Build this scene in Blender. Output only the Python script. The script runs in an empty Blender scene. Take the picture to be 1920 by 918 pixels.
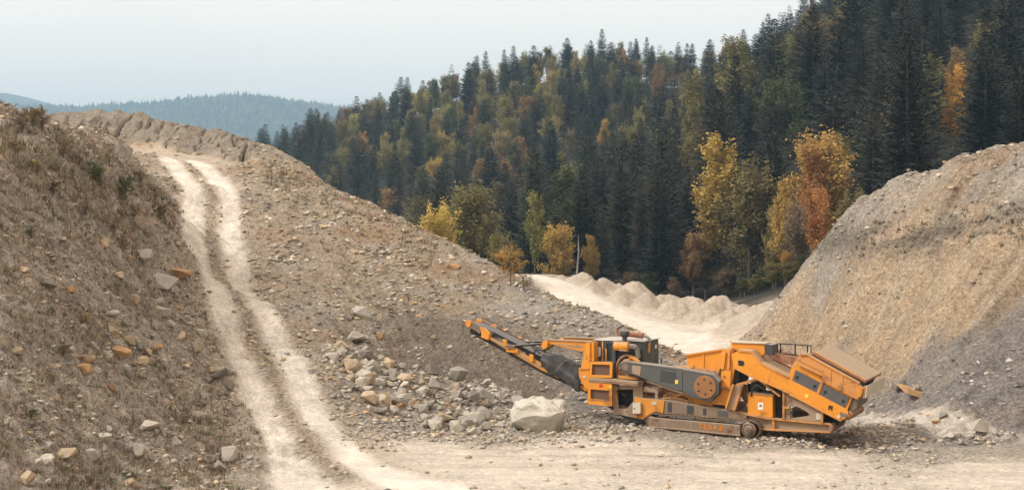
import bpy, bmesh, math, random
import numpy as np
from mathutils import Matrix, Vector, noise as mnoise

R = math.radians
SC = bpy.context.scene
COL = SC.collection

# ------------------------------------------------------------------ camera
CAM_H, FPX, CX, CY = 7.0, 2637.0, 960.0, 459.0
cam_d = bpy.data.cameras.new('camera')
cam = bpy.data.objects.new('camera', cam_d)
COL.objects.link(cam)
cam.location = (0, 0, CAM_H)
cam.rotation_euler = (R(90), 0, 0)
cam_d.sensor_width = 36.0
cam_d.lens = FPX / 1920.0 * 36.0
cam_d.clip_start = 0.5
cam_d.clip_end = 20000
SC.camera = cam

# ------------------------------------------------------------------ sky, sun, exposure
SUN_EL, SUN_AZ = 42.0, -112.0          # azimuth from +Y towards +X: from the left, a little behind the camera
world = bpy.data.worlds.new('World')
SC.world = world
world.use_nodes = True
wn, wl = world.node_tree.nodes, world.node_tree.links
wn.clear()
w_out = wn.new('ShaderNodeOutputWorld')
w_bg = wn.new('ShaderNodeBackground')
w_sky = wn.new('ShaderNodeTexSky')
w_sky.sky_type = 'NISHITA'
w_sky.sun_disc = False
w_sky.sun_elevation = R(SUN_EL)
w_sky.sun_rotation = R(SUN_AZ)
w_sky.air_density = 1.0
w_sky.dust_density = 4.0
w_hsv = wn.new('ShaderNodeHueSaturation')
w_hsv.inputs['Saturation'].default_value = 0.10
w_mix = wn.new('ShaderNodeMix'); w_mix.data_type = 'RGBA'
w_mix.inputs['Factor'].default_value = 0.78          # closed cloud sheet over the clear sky
w_tc = wn.new('ShaderNodeTexCoord')
w_no = wn.new('ShaderNodeTexNoise')
w_no.inputs['Scale'].default_value = 2.2
w_no.inputs['Detail'].default_value = 3.0
w_cr = wn.new('ShaderNodeValToRGB')
w_cr.color_ramp.elements[0].position = 0.3
w_cr.color_ramp.elements[0].color = (15.3, 13.0, 10.9, 1)
w_cr.color_ramp.elements[1].position = 0.7
w_cr.color_ramp.elements[1].color = (16.9, 14.4, 12.2, 1)
wl.new(w_tc.outputs['Generated'], w_no.inputs['Vector'])
wl.new(w_no.outputs['Fac'], w_cr.inputs['Fac'])
wl.new(w_sky.outputs['Color'], w_hsv.inputs['Color'])
wl.new(w_hsv.outputs['Color'], w_mix.inputs['A'])
wl.new(w_cr.outputs['Color'], w_mix.inputs['B'])
wl.new(w_mix.outputs['Result'], w_bg.inputs['Color'])
wl.new(w_bg.outputs['Background'], w_out.inputs['Surface'])
w_bg.inputs['Strength'].default_value = 0.075

sun_d = bpy.data.lights.new('sun', 'SUN')
sun_d.energy = 1.5
sun_d.angle = R(10)
sun_d.color = (1.0, 0.985, 0.965)
sun = bpy.data.objects.new('sun', sun_d)
COL.objects.link(sun)
sdir = Vector((math.cos(R(SUN_EL)) * math.sin(R(SUN_AZ)), math.cos(R(SUN_EL)) * math.cos(R(SUN_AZ)), math.sin(R(SUN_EL))))
sun.rotation_euler = sdir.to_track_quat('Z', 'Y').to_euler()

vs = SC.view_settings
vs.view_transform = 'Standard'
vs.look = 'None'
vs.exposure = 0.79
vs.gamma = 1.0
vs.use_curve_mapping = False
SC.cycles.use_denoising = True
SC.cycles.volume_bounces = 0
SC.cycles.max_bounces = 5
SC.cycles.diffuse_bounces = 3
SC.cycles.transparent_max_bounces = 8

# ------------------------------------------------------------------ helpers
def pt(px, py, Y):
    """the point at distance Y seen at a photo pixel"""
    return ((px - CX) / FPX * Y, Y, CAM_H - (py - CY) / FPX * Y)

def props(o, label=None, cat=None, group=None, kind=None):
    if label: o['label'] = label
    if cat: o['category'] = cat
    if group: o['group'] = group
    if kind: o['kind'] = kind
    return o

def link(name, me, mat=None, parent=None):
    o = bpy.data.objects.new(name, me)
    COL.objects.link(o)
    if mat is not None and me is not None and len(me.materials) == 0:
        me.materials.append(mat)
    if parent is not None: o.parent = parent
    return o

def empty(name, M=None, loc=None):
    o = bpy.data.objects.new(name, None)
    o.empty_display_size = 0.3
    COL.objects.link(o)
    if M is not None: o.matrix_world = M
    if loc is not None: o.location = loc
    return o

def np_mesh(name, V, F, smooth=False):
    """V (n,3), F (m,k) of one face size"""
    me = bpy.data.meshes.new(name)
    V = np.asarray(V, np.float32); F = np.asarray(F, np.int32)
    me.vertices.add(len(V)); me.vertices.foreach_set('co', V.ravel())
    k = F.shape[1]
    me.loops.add(F.size); me.loops.foreach_set('vertex_index', F.ravel())
    me.polygons.add(len(F))
    me.polygons.foreach_set('loop_start', np.arange(0, F.size, k, dtype=np.int32))
    if smooth: me.polygons.foreach_set('use_smooth', np.ones(len(F), bool))
    me.update(calc_edges=True)
    return me

_rs = np.random.RandomState(7)
_TAB = _rs.rand(256, 256).astype(np.float64)
def vnoise(x, y):
    xi = np.floor(x).astype(np.int64); yi = np.floor(y).astype(np.int64)
    fx = x - xi; fy = y - yi
    fx = fx * fx * fx * (fx * (fx * 6 - 15) + 10); fy = fy * fy * fy * (fy * (fy * 6 - 15) + 10)
    x0 = xi & 255; x1 = (xi + 1) & 255; y0 = yi & 255; y1 = (yi + 1) & 255
    a = _TAB[x0, y0]; b = _TAB[x1, y0]; c = _TAB[x0, y1]; d = _TAB[x1, y1]
    return (a * (1 - fx) + b * fx) * (1 - fy) + (c * (1 - fx) + d * fx) * fy - 0.5
def fbm(x, y, oct=4, gain=0.5):
    s = np.zeros_like(x); a = 1.0; f = 1.0
    for i in range(oct):
        s += a * vnoise(x * f + 17.3 * i, y * f + 41.7 * i); a *= gain; f *= 2.03
    return s
def ridged(x, y, oct=4):
    s = np.zeros_like(x); a = 1.0; f = 1.0
    for i in range(oct):
        s += a * (0.5 - np.abs(2 * vnoise(x * f + 7.1 * i, y * f + 3.3 * i))); a *= 0.5; f *= 2.1
    return s
def sstep(a, b, x):
    t = np.clip((x - a) / (b - a), 0, 1); return t * t * (3 - 2 * t)

# ------------------------------------------------------------------ materials
def newmat(name):
    m = bpy.data.materials.new(name); m.use_nodes = True
    nt = m.node_tree; nt.nodes.clear()
    out = nt.nodes.new('ShaderNodeOutputMaterial')
    b = nt.nodes.new('ShaderNodeBsdfPrincipled')
    nt.links.new(b.outputs['BSDF'], out.inputs['Surface'])
    return m, nt, b
def N(nt, typ, **kw):
    n = nt.nodes.new(typ)
    for k, v in kw.items():
        if k in n.inputs: n.inputs[k].default_value = v
        else: setattr(n, k, v)
    return n
def mixc(nt, fac, a, b, mode='MIX'):
    m = nt.nodes.new('ShaderNodeMix'); m.data_type = 'RGBA'; m.blend_type = mode
    for k, v in (('Factor', fac), ('A', a), ('B', b)):
        if hasattr(v, 'is_linked') or hasattr(v, 'node'): nt.links.new(v, m.inputs[k])
        elif k == 'Factor': m.inputs[k].default_value = v
        else: m.inputs[k].default_value = (*v[:3], 1)
    return m.outputs['Result']
def ramp(nt, src, p0, p1, c0=(0, 0, 0), c1=(1, 1, 1)):
    r = nt.nodes.new('ShaderNodeValToRGB')
    e = r.color_ramp.elements
    e[0].position = p0; e[1].position = p1
    e[0].color = (*c0, 1); e[1].color = (*c1, 1)
    nt.links.new(src, r.inputs['Fac'])
    return r.outputs['Color']
def noise_n(nt, vec, scale, detail=4, rough=0.55):
    n = N(nt, 'ShaderNodeTexNoise', Scale=scale, Detail=detail, Roughness=rough)
    nt.links.new(vec, n.inputs['Vector'])
    return n.outputs['Fac']

def paint_mat(name, base, wear=0.5, dust=0.5, rough=0.5, rust=(0.16, 0.065, 0.028), dustc=(0.40, 0.31, 0.21), wscale=1.0, metal=0.0):
    m, nt, b = newmat(name)
    tc = N(nt, 'ShaderNodeTexCoord'); vec = tc.outputs['Object']
    mp = N(nt, 'ShaderNodeMapping'); mp.inputs['Scale'].default_value = (3.0, 3.0, 0.7)
    nt.links.new(vec, mp.inputs['Vector'])
    streak = noise_n(nt, mp.outputs['Vector'], 2.2 * wscale, 6, 0.65)
    blot = noise_n(nt, vec, 1.5 * wscale, 7, 0.68)
    var = noise_n(nt, vec, 0.9, 3)
    c = mixc(nt, ramp(nt, var, 0.3, 0.75), tuple(x * 0.88 for x in base), tuple(min(1, x * 1.1) for x in base))
    rf = ramp(nt, blot, 0.66 - 0.2 * wear, 0.78 - 0.16 * wear)
    c = mixc(nt, rf, c, rust)
    geo = N(nt, 'ShaderNodeNewGeometry')
    sx = N(nt, 'ShaderNodeSeparateXYZ'); nt.links.new(geo.outputs['True Normal'], sx.inputs[0])
    up = N(nt, 'ShaderNodeMath', operation='MULTIPLY_ADD'); nt.links.new(sx.outputs['Z'], up.inputs[0])
    up.inputs[1].default_value = 0.55; nt.links.new(streak, up.inputs[2])
    df = ramp(nt, up.outputs[0], 0.78 - 0.4 * dust, 1.15 - 0.4 * dust)
    df2 = N(nt, 'ShaderNodeMath', operation='MULTIPLY'); nt.links.new(df, df2.inputs[0]); df2.inputs[1].default_value = 0.45 + 0.5 * dust
    c = mixc(nt, df2.outputs[0], c, dustc)
    nt.links.new(c, b.inputs['Base Color'])
    rr = ramp(nt, blot, 0.3, 0.7, (rough,) * 3, (min(1, rough + 0.3),) * 3)
    nt.links.new(rr, b.inputs['Roughness'])
    b.inputs['Metallic'].default_value = metal
    bp = N(nt, 'ShaderNodeBump', Strength=0.25, Distance=0.02)
    nt.links.new(blot, bp.inputs['Height']); nt.links.new(bp.outputs['Normal'], b.inputs['Normal'])
    return m

ORANGE = paint_mat('orange_paint', (0.70, 0.265, 0.016), 0.48, 0.42, 0.48)
ORANGE_W = paint_mat('worn_orange_paint', (0.62, 0.25, 0.03), 0.55, 0.55, 0.55)
RUSTY = paint_mat('rusty_orange_steel', (0.55, 0.24, 0.06), 0.75, 0.55, 0.6, rust=(0.20, 0.085, 0.04))
RUST = paint_mat('rusted_steel', (0.30, 0.14, 0.075), 0.7, 0.75, 0.7, rust=(0.14, 0.06, 0.035))
BEIGE = paint_mat('dusty_steel', (0.33, 0.24, 0.16), 0.35, 0.6, 0.7)
DARK = paint_mat('dark_grey_paint', (0.045, 0.047, 0.05), 0.2, 0.3, 0.4)
GREY = paint_mat('grey_guard_paint', (0.085, 0.085, 0.085), 0.3, 0.35, 0.42)
GREYD = paint_mat('muddy_grey_steel', (0.17, 0.13, 0.10), 0.6, 0.65, 0.65)
FRAMEM = paint_mat('dusty_worn_frame_paint', (0.23, 0.165, 0.115), 0.5, 0.65, 0.7)
BLACK = paint_mat('black_steel', (0.012, 0.012, 0.013), 0.15, 0.2, 0.5)
FLYW = paint_mat('rusty_brown_disc', (0.30, 0.135, 0.05), 0.4, 0.3, 0.6)
TRACKM = paint_mat('track_steel', (0.12, 0.085, 0.06), 0.6, 0.7, 0.65)
COPPER = paint_mat('heat_rusted_pipe', (0.30, 0.12, 0.07), 0.6, 0.3, 0.55)
SILVER = paint_mat('grey_pipe', (0.22, 0.21, 0.20), 0.4, 0.3, 0.45)
CREAM = paint_mat('cream_paint', (0.55, 0.49, 0.38), 0.1, 0.2, 0.5)
PALE = paint_mat('pale_panel', (0.50, 0.52, 0.50), 0.1, 0.2, 0.4)
RUBBER = paint_mat('conveyor_rubber', (0.085, 0.082, 0.085), 0.05, 0.25, 0.65, dustc=(0.2, 0.18, 0.16))
YELLOWS = paint_mat('yellow_sticker', (0.75, 0.58, 0.06), 0.05, 0.1, 0.5)
REDS = paint_mat('red_sticker', (0.50, 0.03, 0.02), 0.05, 0.1, 0.5)
WHITES = paint_mat('white_sticker', (0.72, 0.72, 0.68), 0.05, 0.1, 0.5)
TEXTO = paint_mat('faded_orange_lettering', (0.62, 0.19, 0.015), 0.45, 0.25, 0.7, rust=(0.17, 0.12, 0.085), wscale=2.0)

def tarp_mat():
    m, nt, b = newmat('black_tarpaulin')
    tc = N(nt, 'ShaderNodeTexCoord')
    v = noise_n(nt, tc.outputs['Object'], 2.5, 5)
    c = mixc(nt, ramp(nt, v, 0.35, 0.75), (0.018, 0.018, 0.02), (0.07, 0.067, 0.065))
    nt.links.new(c, b.inputs['Base Color']); b.inputs['Roughness'].default_value = 0.5
    return m
TARP = tarp_mat()

def mesh_mat():
    m, nt, b = newmat('wire_mesh_grille')
    tc = N(nt, 'ShaderNodeTexCoord')
    ck = N(nt, 'ShaderNodeTexBrick', Scale=14.0)
    ck.offset = 0.0
    ck.inputs['Color1'].default_value = (0.03, 0.022, 0.02, 1); ck.inputs['Color2'].default_value = (0.035, 0.025, 0.022, 1)
    ck.inputs['Mortar'].default_value = (0.17, 0.085, 0.05, 1)
    ck.inputs['Mortar Size'].default_value = 0.12; ck.inputs['Brick Width'].default_value = 0.5; ck.inputs['Row Height'].default_value = 0.5
    mp = N(nt, 'ShaderNodeMapping'); mp.inputs['Rotation'].default_value = (R(90), 0, 0)
    nt.links.new(tc.outputs['Object'], mp.inputs['Vector'])
    nt.links.new(mp.outputs['Vector'], ck.inputs['Vector'])
    nt.links.new(ck.outputs['Color'], b.inputs['Base Color']); b.inputs['Roughness'].default_value = 0.7
    return m
MESHM = mesh_mat()

def rock_mat(name, cols, scale=1.0):
    m, nt, b = newmat(name)
    tc = N(nt, 'ShaderNodeTexCoord'); oi = N(nt, 'ShaderNodeObjectInfo')
    ad = N(nt, 'ShaderNodeVectorMath', operation='ADD')
    nt.links.new(tc.outputs['Object'], ad.inputs[0])
    mu = N(nt, 'ShaderNodeVectorMath', operation='SCALE'); nt.links.new(oi.outputs['Location'], mu.inputs[0]); mu.inputs['Scale'].default_value = 3.7
    nt.links.new(mu.outputs[0], ad.inputs[1])
    n1 = noise_n(nt, ad.outputs[0], 1.4 * scale, 6, 0.6)
    n2 = noise_n(nt, ad.outputs[0], 9.0 * scale, 5, 0.7)
    c = mixc(nt, ramp(nt, n1, 0.36, 0.64), cols[0], cols[1])
    c = mixc(nt, ramp(nt, n2, 0.5, 0.78), c, cols[2])
    c2 = mixc(nt, 1.0, c, oi.outputs['Color'], 'MULTIPLY')
    nt.links.new(c2, b.inputs['Base Color']); b.inputs['Roughness'].default_value = 0.92
    b.inputs['Specular IOR Level'].default_value = 0.2
    bp = N(nt, 'ShaderNodeBump', Strength=0.6, Distance=0.05)
    nt.links.new(n2, bp.inputs['Height']); nt.links.new(bp.outputs['Normal'], b.inputs['Normal'])
    return m
ROCKM = rock_mat('rock', ((0.34, 0.305, 0.26), (0.25, 0.225, 0.20), (0.42, 0.35, 0.26)))
BOULDM = rock_mat('pale_limestone', ((0.42, 0.385, 0.32), (0.35, 0.32, 0.27), (0.36, 0.29, 0.20)), 0.7)

def leaf_mat(name, v0=0.55, v1=1.35, transl=0.25):
    m, nt, b = newmat(name)
    oi = N(nt, 'ShaderNodeObjectInfo'); geo = N(nt, 'ShaderNodeNewGeometry')
    at = N(nt, 'ShaderNodeAttribute'); at.attribute_name = 'tint'
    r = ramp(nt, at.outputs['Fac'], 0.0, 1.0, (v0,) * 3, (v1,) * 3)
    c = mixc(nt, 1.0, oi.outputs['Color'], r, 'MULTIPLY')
    hs = N(nt, 'ShaderNodeHueSaturation')
    h = N(nt, 'ShaderNodeMapRange'); nt.links.new(oi.outputs['Random'], h.inputs['Value'])
    h.inputs['To Min'].default_value = 0.485; h.inputs['To Max'].default_value = 0.515
    nt.links.new(h.outputs[0], hs.inputs['Hue'])
    vv = N(nt, 'ShaderNodeMapRange'); nt.links.new(oi.outputs['Random'], vv.inputs['Value'])
    vv.inputs['To Min'].default_value = 0.8; vv.inputs['To Max'].default_value = 1.2
    nt.links.new(vv.outputs[0], hs.inputs['Value'])
    nt.links.new(c, hs.inputs['Color'])
    nt.links.new(hs.outputs['Color'], b.inputs['Base Color'])
    b.inputs['Roughness'].default_value = 0.65
    b.inputs['Specular IOR Level'].default_value = 0.25
    if transl:
        tr = N(nt, 'ShaderNodeBsdfTranslucent'); nt.links.new(hs.outputs['Color'], tr.inputs['Color'])
        mx = N(nt, 'ShaderNodeMixShader'); mx.inputs[0].default_value = transl
        nt.links.new(b.outputs['BSDF'], mx.inputs[1]); nt.links.new(tr.outputs[0], mx.inputs[2])
        out = [n for n in nt.nodes if n.type == 'OUTPUT_MATERIAL'][0]
        nt.links.new(mx.outputs[0], out.inputs['Surface'])
    return m
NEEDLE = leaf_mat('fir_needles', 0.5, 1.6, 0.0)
LEAFM = leaf_mat('autumn_leaves', 0.5, 1.45, 0.25)
DRYM = leaf_mat('dry_plant', 0.5, 1.4, 0.15)

def bark_mat(name, c0, c1):
    m, nt, b = newmat(name)
    tc = N(nt, 'ShaderNodeTexCoord')
    mp = N(nt, 'ShaderNodeMapping'); mp.inputs['Scale'].default_value = (4, 4, 0.8)
    nt.links.new(tc.outputs['Object'], mp.inputs['Vector'])
    n = noise_n(nt, mp.outputs['Vector'], 2.0, 5, 0.65)
    nt.links.new(mixc(nt, ramp(nt, n, 0.35, 0.65), c0, c1), b.inputs['Base Color'])
    b.inputs['Roughness'].default_value = 0.9
    return m
BARK = bark_mat('grey_brown_bark', (0.05, 0.04, 0.032), (0.13, 0.11, 0.095))
BARKP = bark_mat('pale_bark', (0.16, 0.14, 0.12), (0.36, 0.33, 0.29))
# ------------------------------------------------------------------ where the crusher stands (its own axes: x along it, y away from us, z up)
MACH = Matrix.Translation((7.04, 52.3, 0.0)) @ Matrix.Rotation(R(-24), 4, 'Z') @ Matrix.Rotation(R(2.5), 4, 'Y')

# ------------------------------------------------------------------ terrain: a height field through surveyed points
CATS = 'FGSTMOKWCDB'
CATCOL = dict(F=(0.60, 0.525, 0.425), G=(0.44, 0.385, 0.31), S=(0.42, 0.36, 0.29), T=(0.375, 0.30, 0.21), M=(0.375, 0.335, 0.28),
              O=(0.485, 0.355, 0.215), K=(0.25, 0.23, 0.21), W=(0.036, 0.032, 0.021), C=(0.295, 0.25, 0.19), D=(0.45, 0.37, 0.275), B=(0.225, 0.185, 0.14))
CP = [  # photo x, photo y, distance, soil
 # road up the ramp
 (640,918,41,'F'),(580,820,47,'G'),(520,720,53,'G'),(470,630,60,'T'),(430,550,68,'T'),(405,480,77,'T'),(400,410,87,'T'),(385,350,97,'D'),(330,300,108,'D'),
 (300,283,113,'D'),(380,292,111.5,'D'),(600,872,43.5,'G'),(700,862,45.5,'F'),(770,880,44,'F'),
 # left hill
 (525,918,41,'G'),(480,840,45.5,'S'),(440,740,51.5,'S'),(405,640,59,'S'),(350,530,70,'S'),(325,440,82,'S'),(318,380,87,'S'),(290,330,93,'T'),(255,290,104,'T'),
 (0,918,33,'S'),(0,800,35,'S'),(0,700,37.5,'S'),(0,600,40,'S'),(0,500,43,'S'),(0,400,46,'S'),(0,300,49.5,'S'),(0,216,54,'S'),
 (100,918,34.5,'S'),(100,700,40,'S'),(100,500,46.5,'S'),(100,350,52,'S'),(70,222,57,'S'),(130,236,61,'S'),(0,255,61,'S'),(70,250,65,'S'),(130,258,69,'S'),(190,282,74,'S'),(0,300,70,'S'),(100,300,77,'S'),
 (200,918,36,'S'),(200,800,39.5,'S'),(200,700,43,'S'),(200,600,47,'S'),(200,500,51.5,'S'),(200,400,56.5,'S'),(190,254,65,'S'),(180,320,60,'S'),
 (300,918,37.5,'S'),(300,800,42.5,'S'),(300,700,48,'S'),(300,600,54,'S'),(300,500,61,'S'),(300,420,70,'S'),(250,256,71,'S'),(285,330,75,'S'),(300,370,74,'S'),
 (400,918,39,'S'),(400,830,43,'S'),(400,760,47.5,'S'),(320,395,80,'S'),
 # bank with gullies above the road head
 (130,213,131,'C'),(200,211,129,'C'),(262,222,127,'C'),(330,228,126,'C'),(400,243,124,'C'),(455,250,122,'C'),(490,262,119,'C'),
 (180,255,124,'C'),(240,262,121,'C'),(300,262,119,'C'),(360,272,117,'C'),(430,285,114,'C'),(470,295,112,'C'),
 # ridge
 (530,287,115,'T'),(560,305,112,'T'),(600,332,108,'T'),(640,360,104,'T'),(700,395,100,'T'),(780,430,95,'T'),(850,462,90,'T'),(900,480,87.5,'T'),(940,497,85,'M'),
 (990,520,82,'M'),(1040,550,79,'M'),(1110,585,75,'M'),(1150,608,72.5,'M'),(1178,638,70.5,'M'),
 # mid slope
 (450,330,102,'T'),(470,380,92,'T'),(490,440,82.5,'T'),(510,500,75,'T'),(540,570,67,'M'),(575,640,60.5,'M'),(620,710,55.5,'M'),(660,780,51.5,'G'),
 (520,350,98,'T'),(560,340,102.5,'T'),(600,400,92.5,'T'),(600,480,80,'T'),(600,560,69.5,'T'),(640,640,61.5,'M'),
 (700,440,88,'T'),(700,520,77,'T'),(700,590,67.5,'T'),(700,655,64,'B'),(700,720,57,'M'),(720,785,53,'G'),
 (800,470,86,'T'),(800,560,76,'T'),(800,605,69.5,'B'),(800,678,66,'B'),(800,710,60,'M'),(800,760,56,'M'),(800,812,52,'G'),
 (900,540,78,'T'),(900,630,68.3,'B'),(900,695,65.3,'B'),(900,735,59,'M'),(900,790,55,'G'),
 (1000,580,74,'M'),(1000,655,66.8,'B'),(1000,715,64,'B'),(1000,768,58,'M'),
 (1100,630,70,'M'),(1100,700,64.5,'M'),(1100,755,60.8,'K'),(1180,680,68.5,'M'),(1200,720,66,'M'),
 # back haul road and yard
 (1040,518,136,'F'),(1100,560,127,'F'),(1150,588,122,'F'),(1200,604,118,'F'),(1250,624,110,'F'),(1300,655,94,'F'),(1340,610,120,'F'),(1390,640,101,'F'),(1420,650,96,'F'),
 (1280,700,76.5,'F'),(1350,690,80,'F'),(1420,700,76,'F'),(1240,735,66.5,'G'),
 (1060,530,141,'D'),(1150,578,142,'D'),(1250,600,138,'D'),(1350,608,126,'D'),(1430,618,115,'D'),
 (1000,505,150,'G'),(1100,545,160,'W'),(1200,562,165,'W'),(1350,565,160,'W'),
 # right mound
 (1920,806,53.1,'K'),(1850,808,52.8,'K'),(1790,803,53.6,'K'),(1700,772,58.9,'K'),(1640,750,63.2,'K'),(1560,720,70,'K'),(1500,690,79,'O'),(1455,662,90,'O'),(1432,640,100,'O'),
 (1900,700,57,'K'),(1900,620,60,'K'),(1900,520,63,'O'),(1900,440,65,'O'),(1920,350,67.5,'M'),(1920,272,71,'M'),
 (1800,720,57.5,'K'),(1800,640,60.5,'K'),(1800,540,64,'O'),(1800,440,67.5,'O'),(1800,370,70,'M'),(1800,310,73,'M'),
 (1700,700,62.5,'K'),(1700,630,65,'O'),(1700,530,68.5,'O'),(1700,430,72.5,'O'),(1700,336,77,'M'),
 (1620,640,68.5,'O'),(1600,560,72,'O'),(1600,470,76,'M'),(1600,412,80,'M'),
 (1550,640,73,'O'),(1550,560,76.5,'O'),(1550,480,80,'M'),(1545,454,82,'M'),
 (1500,620,79.5,'O'),(1500,560,82,'O'),(1503,496,85,'M'),(1470,545,88,'O'),(1452,590,91,'O'),(1440,618,95,'O'),
]
# points given straight in metres (floor, and what lies beyond or outside the view)
XP = [
 (-6,36,-0.05,'F'),(0,38,-0.05,'F'),(6,38,-0.05,'F'),(14,38,-0.05,'F'),(0,44,0,'F'),(8,44,-0.05,'F'),(16,44,-0.05,'F'),(-3,48,0.02,'F'),(3,49,0.02,'F'),(10,47.5,-0.1,'F'),(15,48,-0.1,'G'),
 (-1,53.5,0.05,'G'),(13.5,52.5,0.0,'G'),(15,56,0.0,'G'),(18,49,0.0,'G'),(22,44,0,'F'),(24,50,0.3,'K'),(12,60,0.1,'G'),(14,63,0.05,'G'),(8,62,0.15,'G'),(12,70,0.1,'F'),
 (-5,30,0,'F'),(10,28,0,'F'),(0,15,0,'F'),(20,20,0,'F'),(-10,20,0.3,'G'),(-5,5,0,'F'),(30,32,0,'F'),(45,40,1,'G'),
 (-22,33,7,'S'),(-30,42,11,'S'),(-27,52,11.3,'S'),(-30,60,12,'S'),(-26,72,11.5,'S'),(-27,85,10.5,'S'),(-32,100,12.5,'S'),(-40,85,12,'S'),(-15,26,2.5,'S'),(-26,24,7,'S'),(-50,60,15,'S'),(-45,120,17,'C'),(-60,100,16,'S'),
 (-38,145,15,'T'),(-30,142,14,'T'),(-22,136,11,'T'),(-18,130,8,'T'),(-13,122,6,'T'),(-9,114,4.5,'T'),(-6,105,3.5,'T'),(-2,98,2.5,'M'),(1,93,2.0,'M'),(3.5,88,1.2,'M'),(6,82,0.8,'F'),(7,78,0.6,'F'),(9.5,76,0.2,'F'),
 (-60,200,4,'W'),(-30,190,2,'W'),(-12,180,1,'W'),(0,150,2.8,'G'),(4,120,1.6,'F'),(0,112,2.5,'G'),(0,132,3.2,'G'),
 (28,66,12.0,'M'),(26,78,11.6,'M'),(24,86,10,'M'),(21,92,5.5,'M'),(19,98,2.2,'M'),(18.5,110,0.8,'D'),(34,62,12.5,'M'),(34,80,11.8,'M'),(30,100,10.5,'W'),(37,100,11,'W'),(27,120,4,'W'),(40,120,11.5,'W'),(24,140,1.5,'W'),(55,90,15,'W'),(40,50,10,'O'),(30,54,5,'O'),
]
# forest hills: photo x, distance, height
HP = [(1000,190,1.5),(1150,190,0.5),(1300,190,0.5),(1450,190,2.0),(1600,190,8),(1750,190,14),(1920,190,19),(2100,190,24),
 (700,240,1),(850,240,0.5),(1000,240,1),(1100,240,3),(1250,250,9),(1400,250,21),(1600,250,33),(1800,250,40),(1920,250,43),(2200,250,50),
 (500,320,4),(700,320,5),(900,320,9),(1050,320,13),(1150,320,16),(1250,330,22),(1400,330,29),(1500,330,42),(1600,330,58),(1920,330,72),(2300,330,85),
 (300,430,10),(500,430,16),(700,430,24),(850,430,33),(1000,430,40),(1200,430,42),(1350,430,40),(1600,430,78),(1920,430,100),
 (250,560,20),(400,560,25),(470,560,36),(500,560,38),(560,560,41),(640,560,46),(700,560,50),(780,560,57),(860,560,64),(950,560,68),(1050,560,72),(1130,560,73),(1200,560,71),(1290,560,66),(1350,560,60),(1600,560,95),(1920,560,120),
 (300,720,8),(700,720,28),(1200,720,50),(1900,720,110),(300,1000,0),(500,3000,-5),(1400,3000,10),(3000,3000,40),(-1500,3000,0),(960,7000,0),(4000,7000,20),(-2500,7000,0),(1000,1000,20),(1900,1000,80),(0,1000,0),(0,400,6),(-400,300,10),(-800,600,10),(3000,500,120),(2600,200,50)]

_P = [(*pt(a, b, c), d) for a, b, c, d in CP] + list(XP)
_P += [((px - CX) / FPX * Y, Y, z, 'W') for px, Y, z in HP]
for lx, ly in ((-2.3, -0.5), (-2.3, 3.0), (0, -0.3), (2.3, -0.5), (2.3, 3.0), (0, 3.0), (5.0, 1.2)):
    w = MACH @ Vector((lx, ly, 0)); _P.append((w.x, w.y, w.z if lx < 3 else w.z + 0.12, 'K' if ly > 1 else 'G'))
_PX = np.array([p[0] for p in _P]); _PY = np.array([p[1] for p in _P]); _PZ = np.array([p[2] for p in _P])
_PU, _PV = _PX / (_PY + 4), np.log(_PY + 4)
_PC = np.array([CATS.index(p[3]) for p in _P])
_CC = 0.045
_D = np.sqrt((_PU[:, None] - _PU) ** 2 + (_PV[:, None] - _PV) ** 2 + _CC ** 2)
_n = len(_P)
_A = np.zeros((_n + 3, _n + 3)); _A[:_n, :_n] = _D - 0.0015 * np.eye(_n)
_A[:_n, _n] = 1; _A[:_n, _n + 1] = _PU; _A[:_n, _n + 2] = _PV; _A[_n:, :_n] = _A[:_n, _n:].T
_W = np.linalg.solve(_A, np.concatenate([_PZ, np.zeros(3)]))

_GS = np.linspace(-4.2, 4.2, 440); _GV = np.linspace(1.55, 8.95, 500)
def _tables():
    S, V = np.meshgrid(_GS, _GV, indexing='ij'); S = S.ravel(); V = V.ravel().astype(np.float32)
    U = (np.sinh(S) / 6).astype(np.float32); pu, pv = _PU.astype(np.float32), _PV.astype(np.float32)
    Z = np.empty(U.shape); W = np.empty((len(CATS),) + U.shape, np.float32)
    for s in range(0, len(U), 20000):
        u, v = U[s:s + 20000], V[s:s + 20000]
        d2 = (u[:, None] - pu) ** 2 + (v[:, None] - pv) ** 2
        Z[s:s + 20000] = np.sqrt(d2 + np.float32(_CC ** 2)).astype(np.float64) @ _W[:_n] + _W[_n] + _W[_n + 1] * u + _W[_n + 2] * v
        q = 1.0 / (d2 + np.float32(2e-5)) ** 2
        t = q.sum(1)
        for c in range(len(CATS)): W[c, s:s + 20000] = q[:, _PC == c].sum(1) / t
    sh = (len(_GS), len(_GV))
    return Z.reshape(sh), W.reshape((len(CATS),) + sh)
_TZ, _TW = _tables()
def _lut(T, u, v):
    a = np.clip((np.arcsinh(u * 6) - _GS[0]) / (_GS[1] - _GS[0]), 0, len(_GS) - 1.001)
    b = np.clip((v - _GV[0]) / (_GV[1] - _GV[0]), 0, len(_GV) - 1.001)
    i, j = a.astype(int), b.astype(int); a = a - i; b = b - j
    return (T[i, j] * (1 - a) + T[i + 1, j] * a) * (1 - b) + (T[i, j + 1] * (1 - a) + T[i + 1, j + 1] * a) * b

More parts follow.
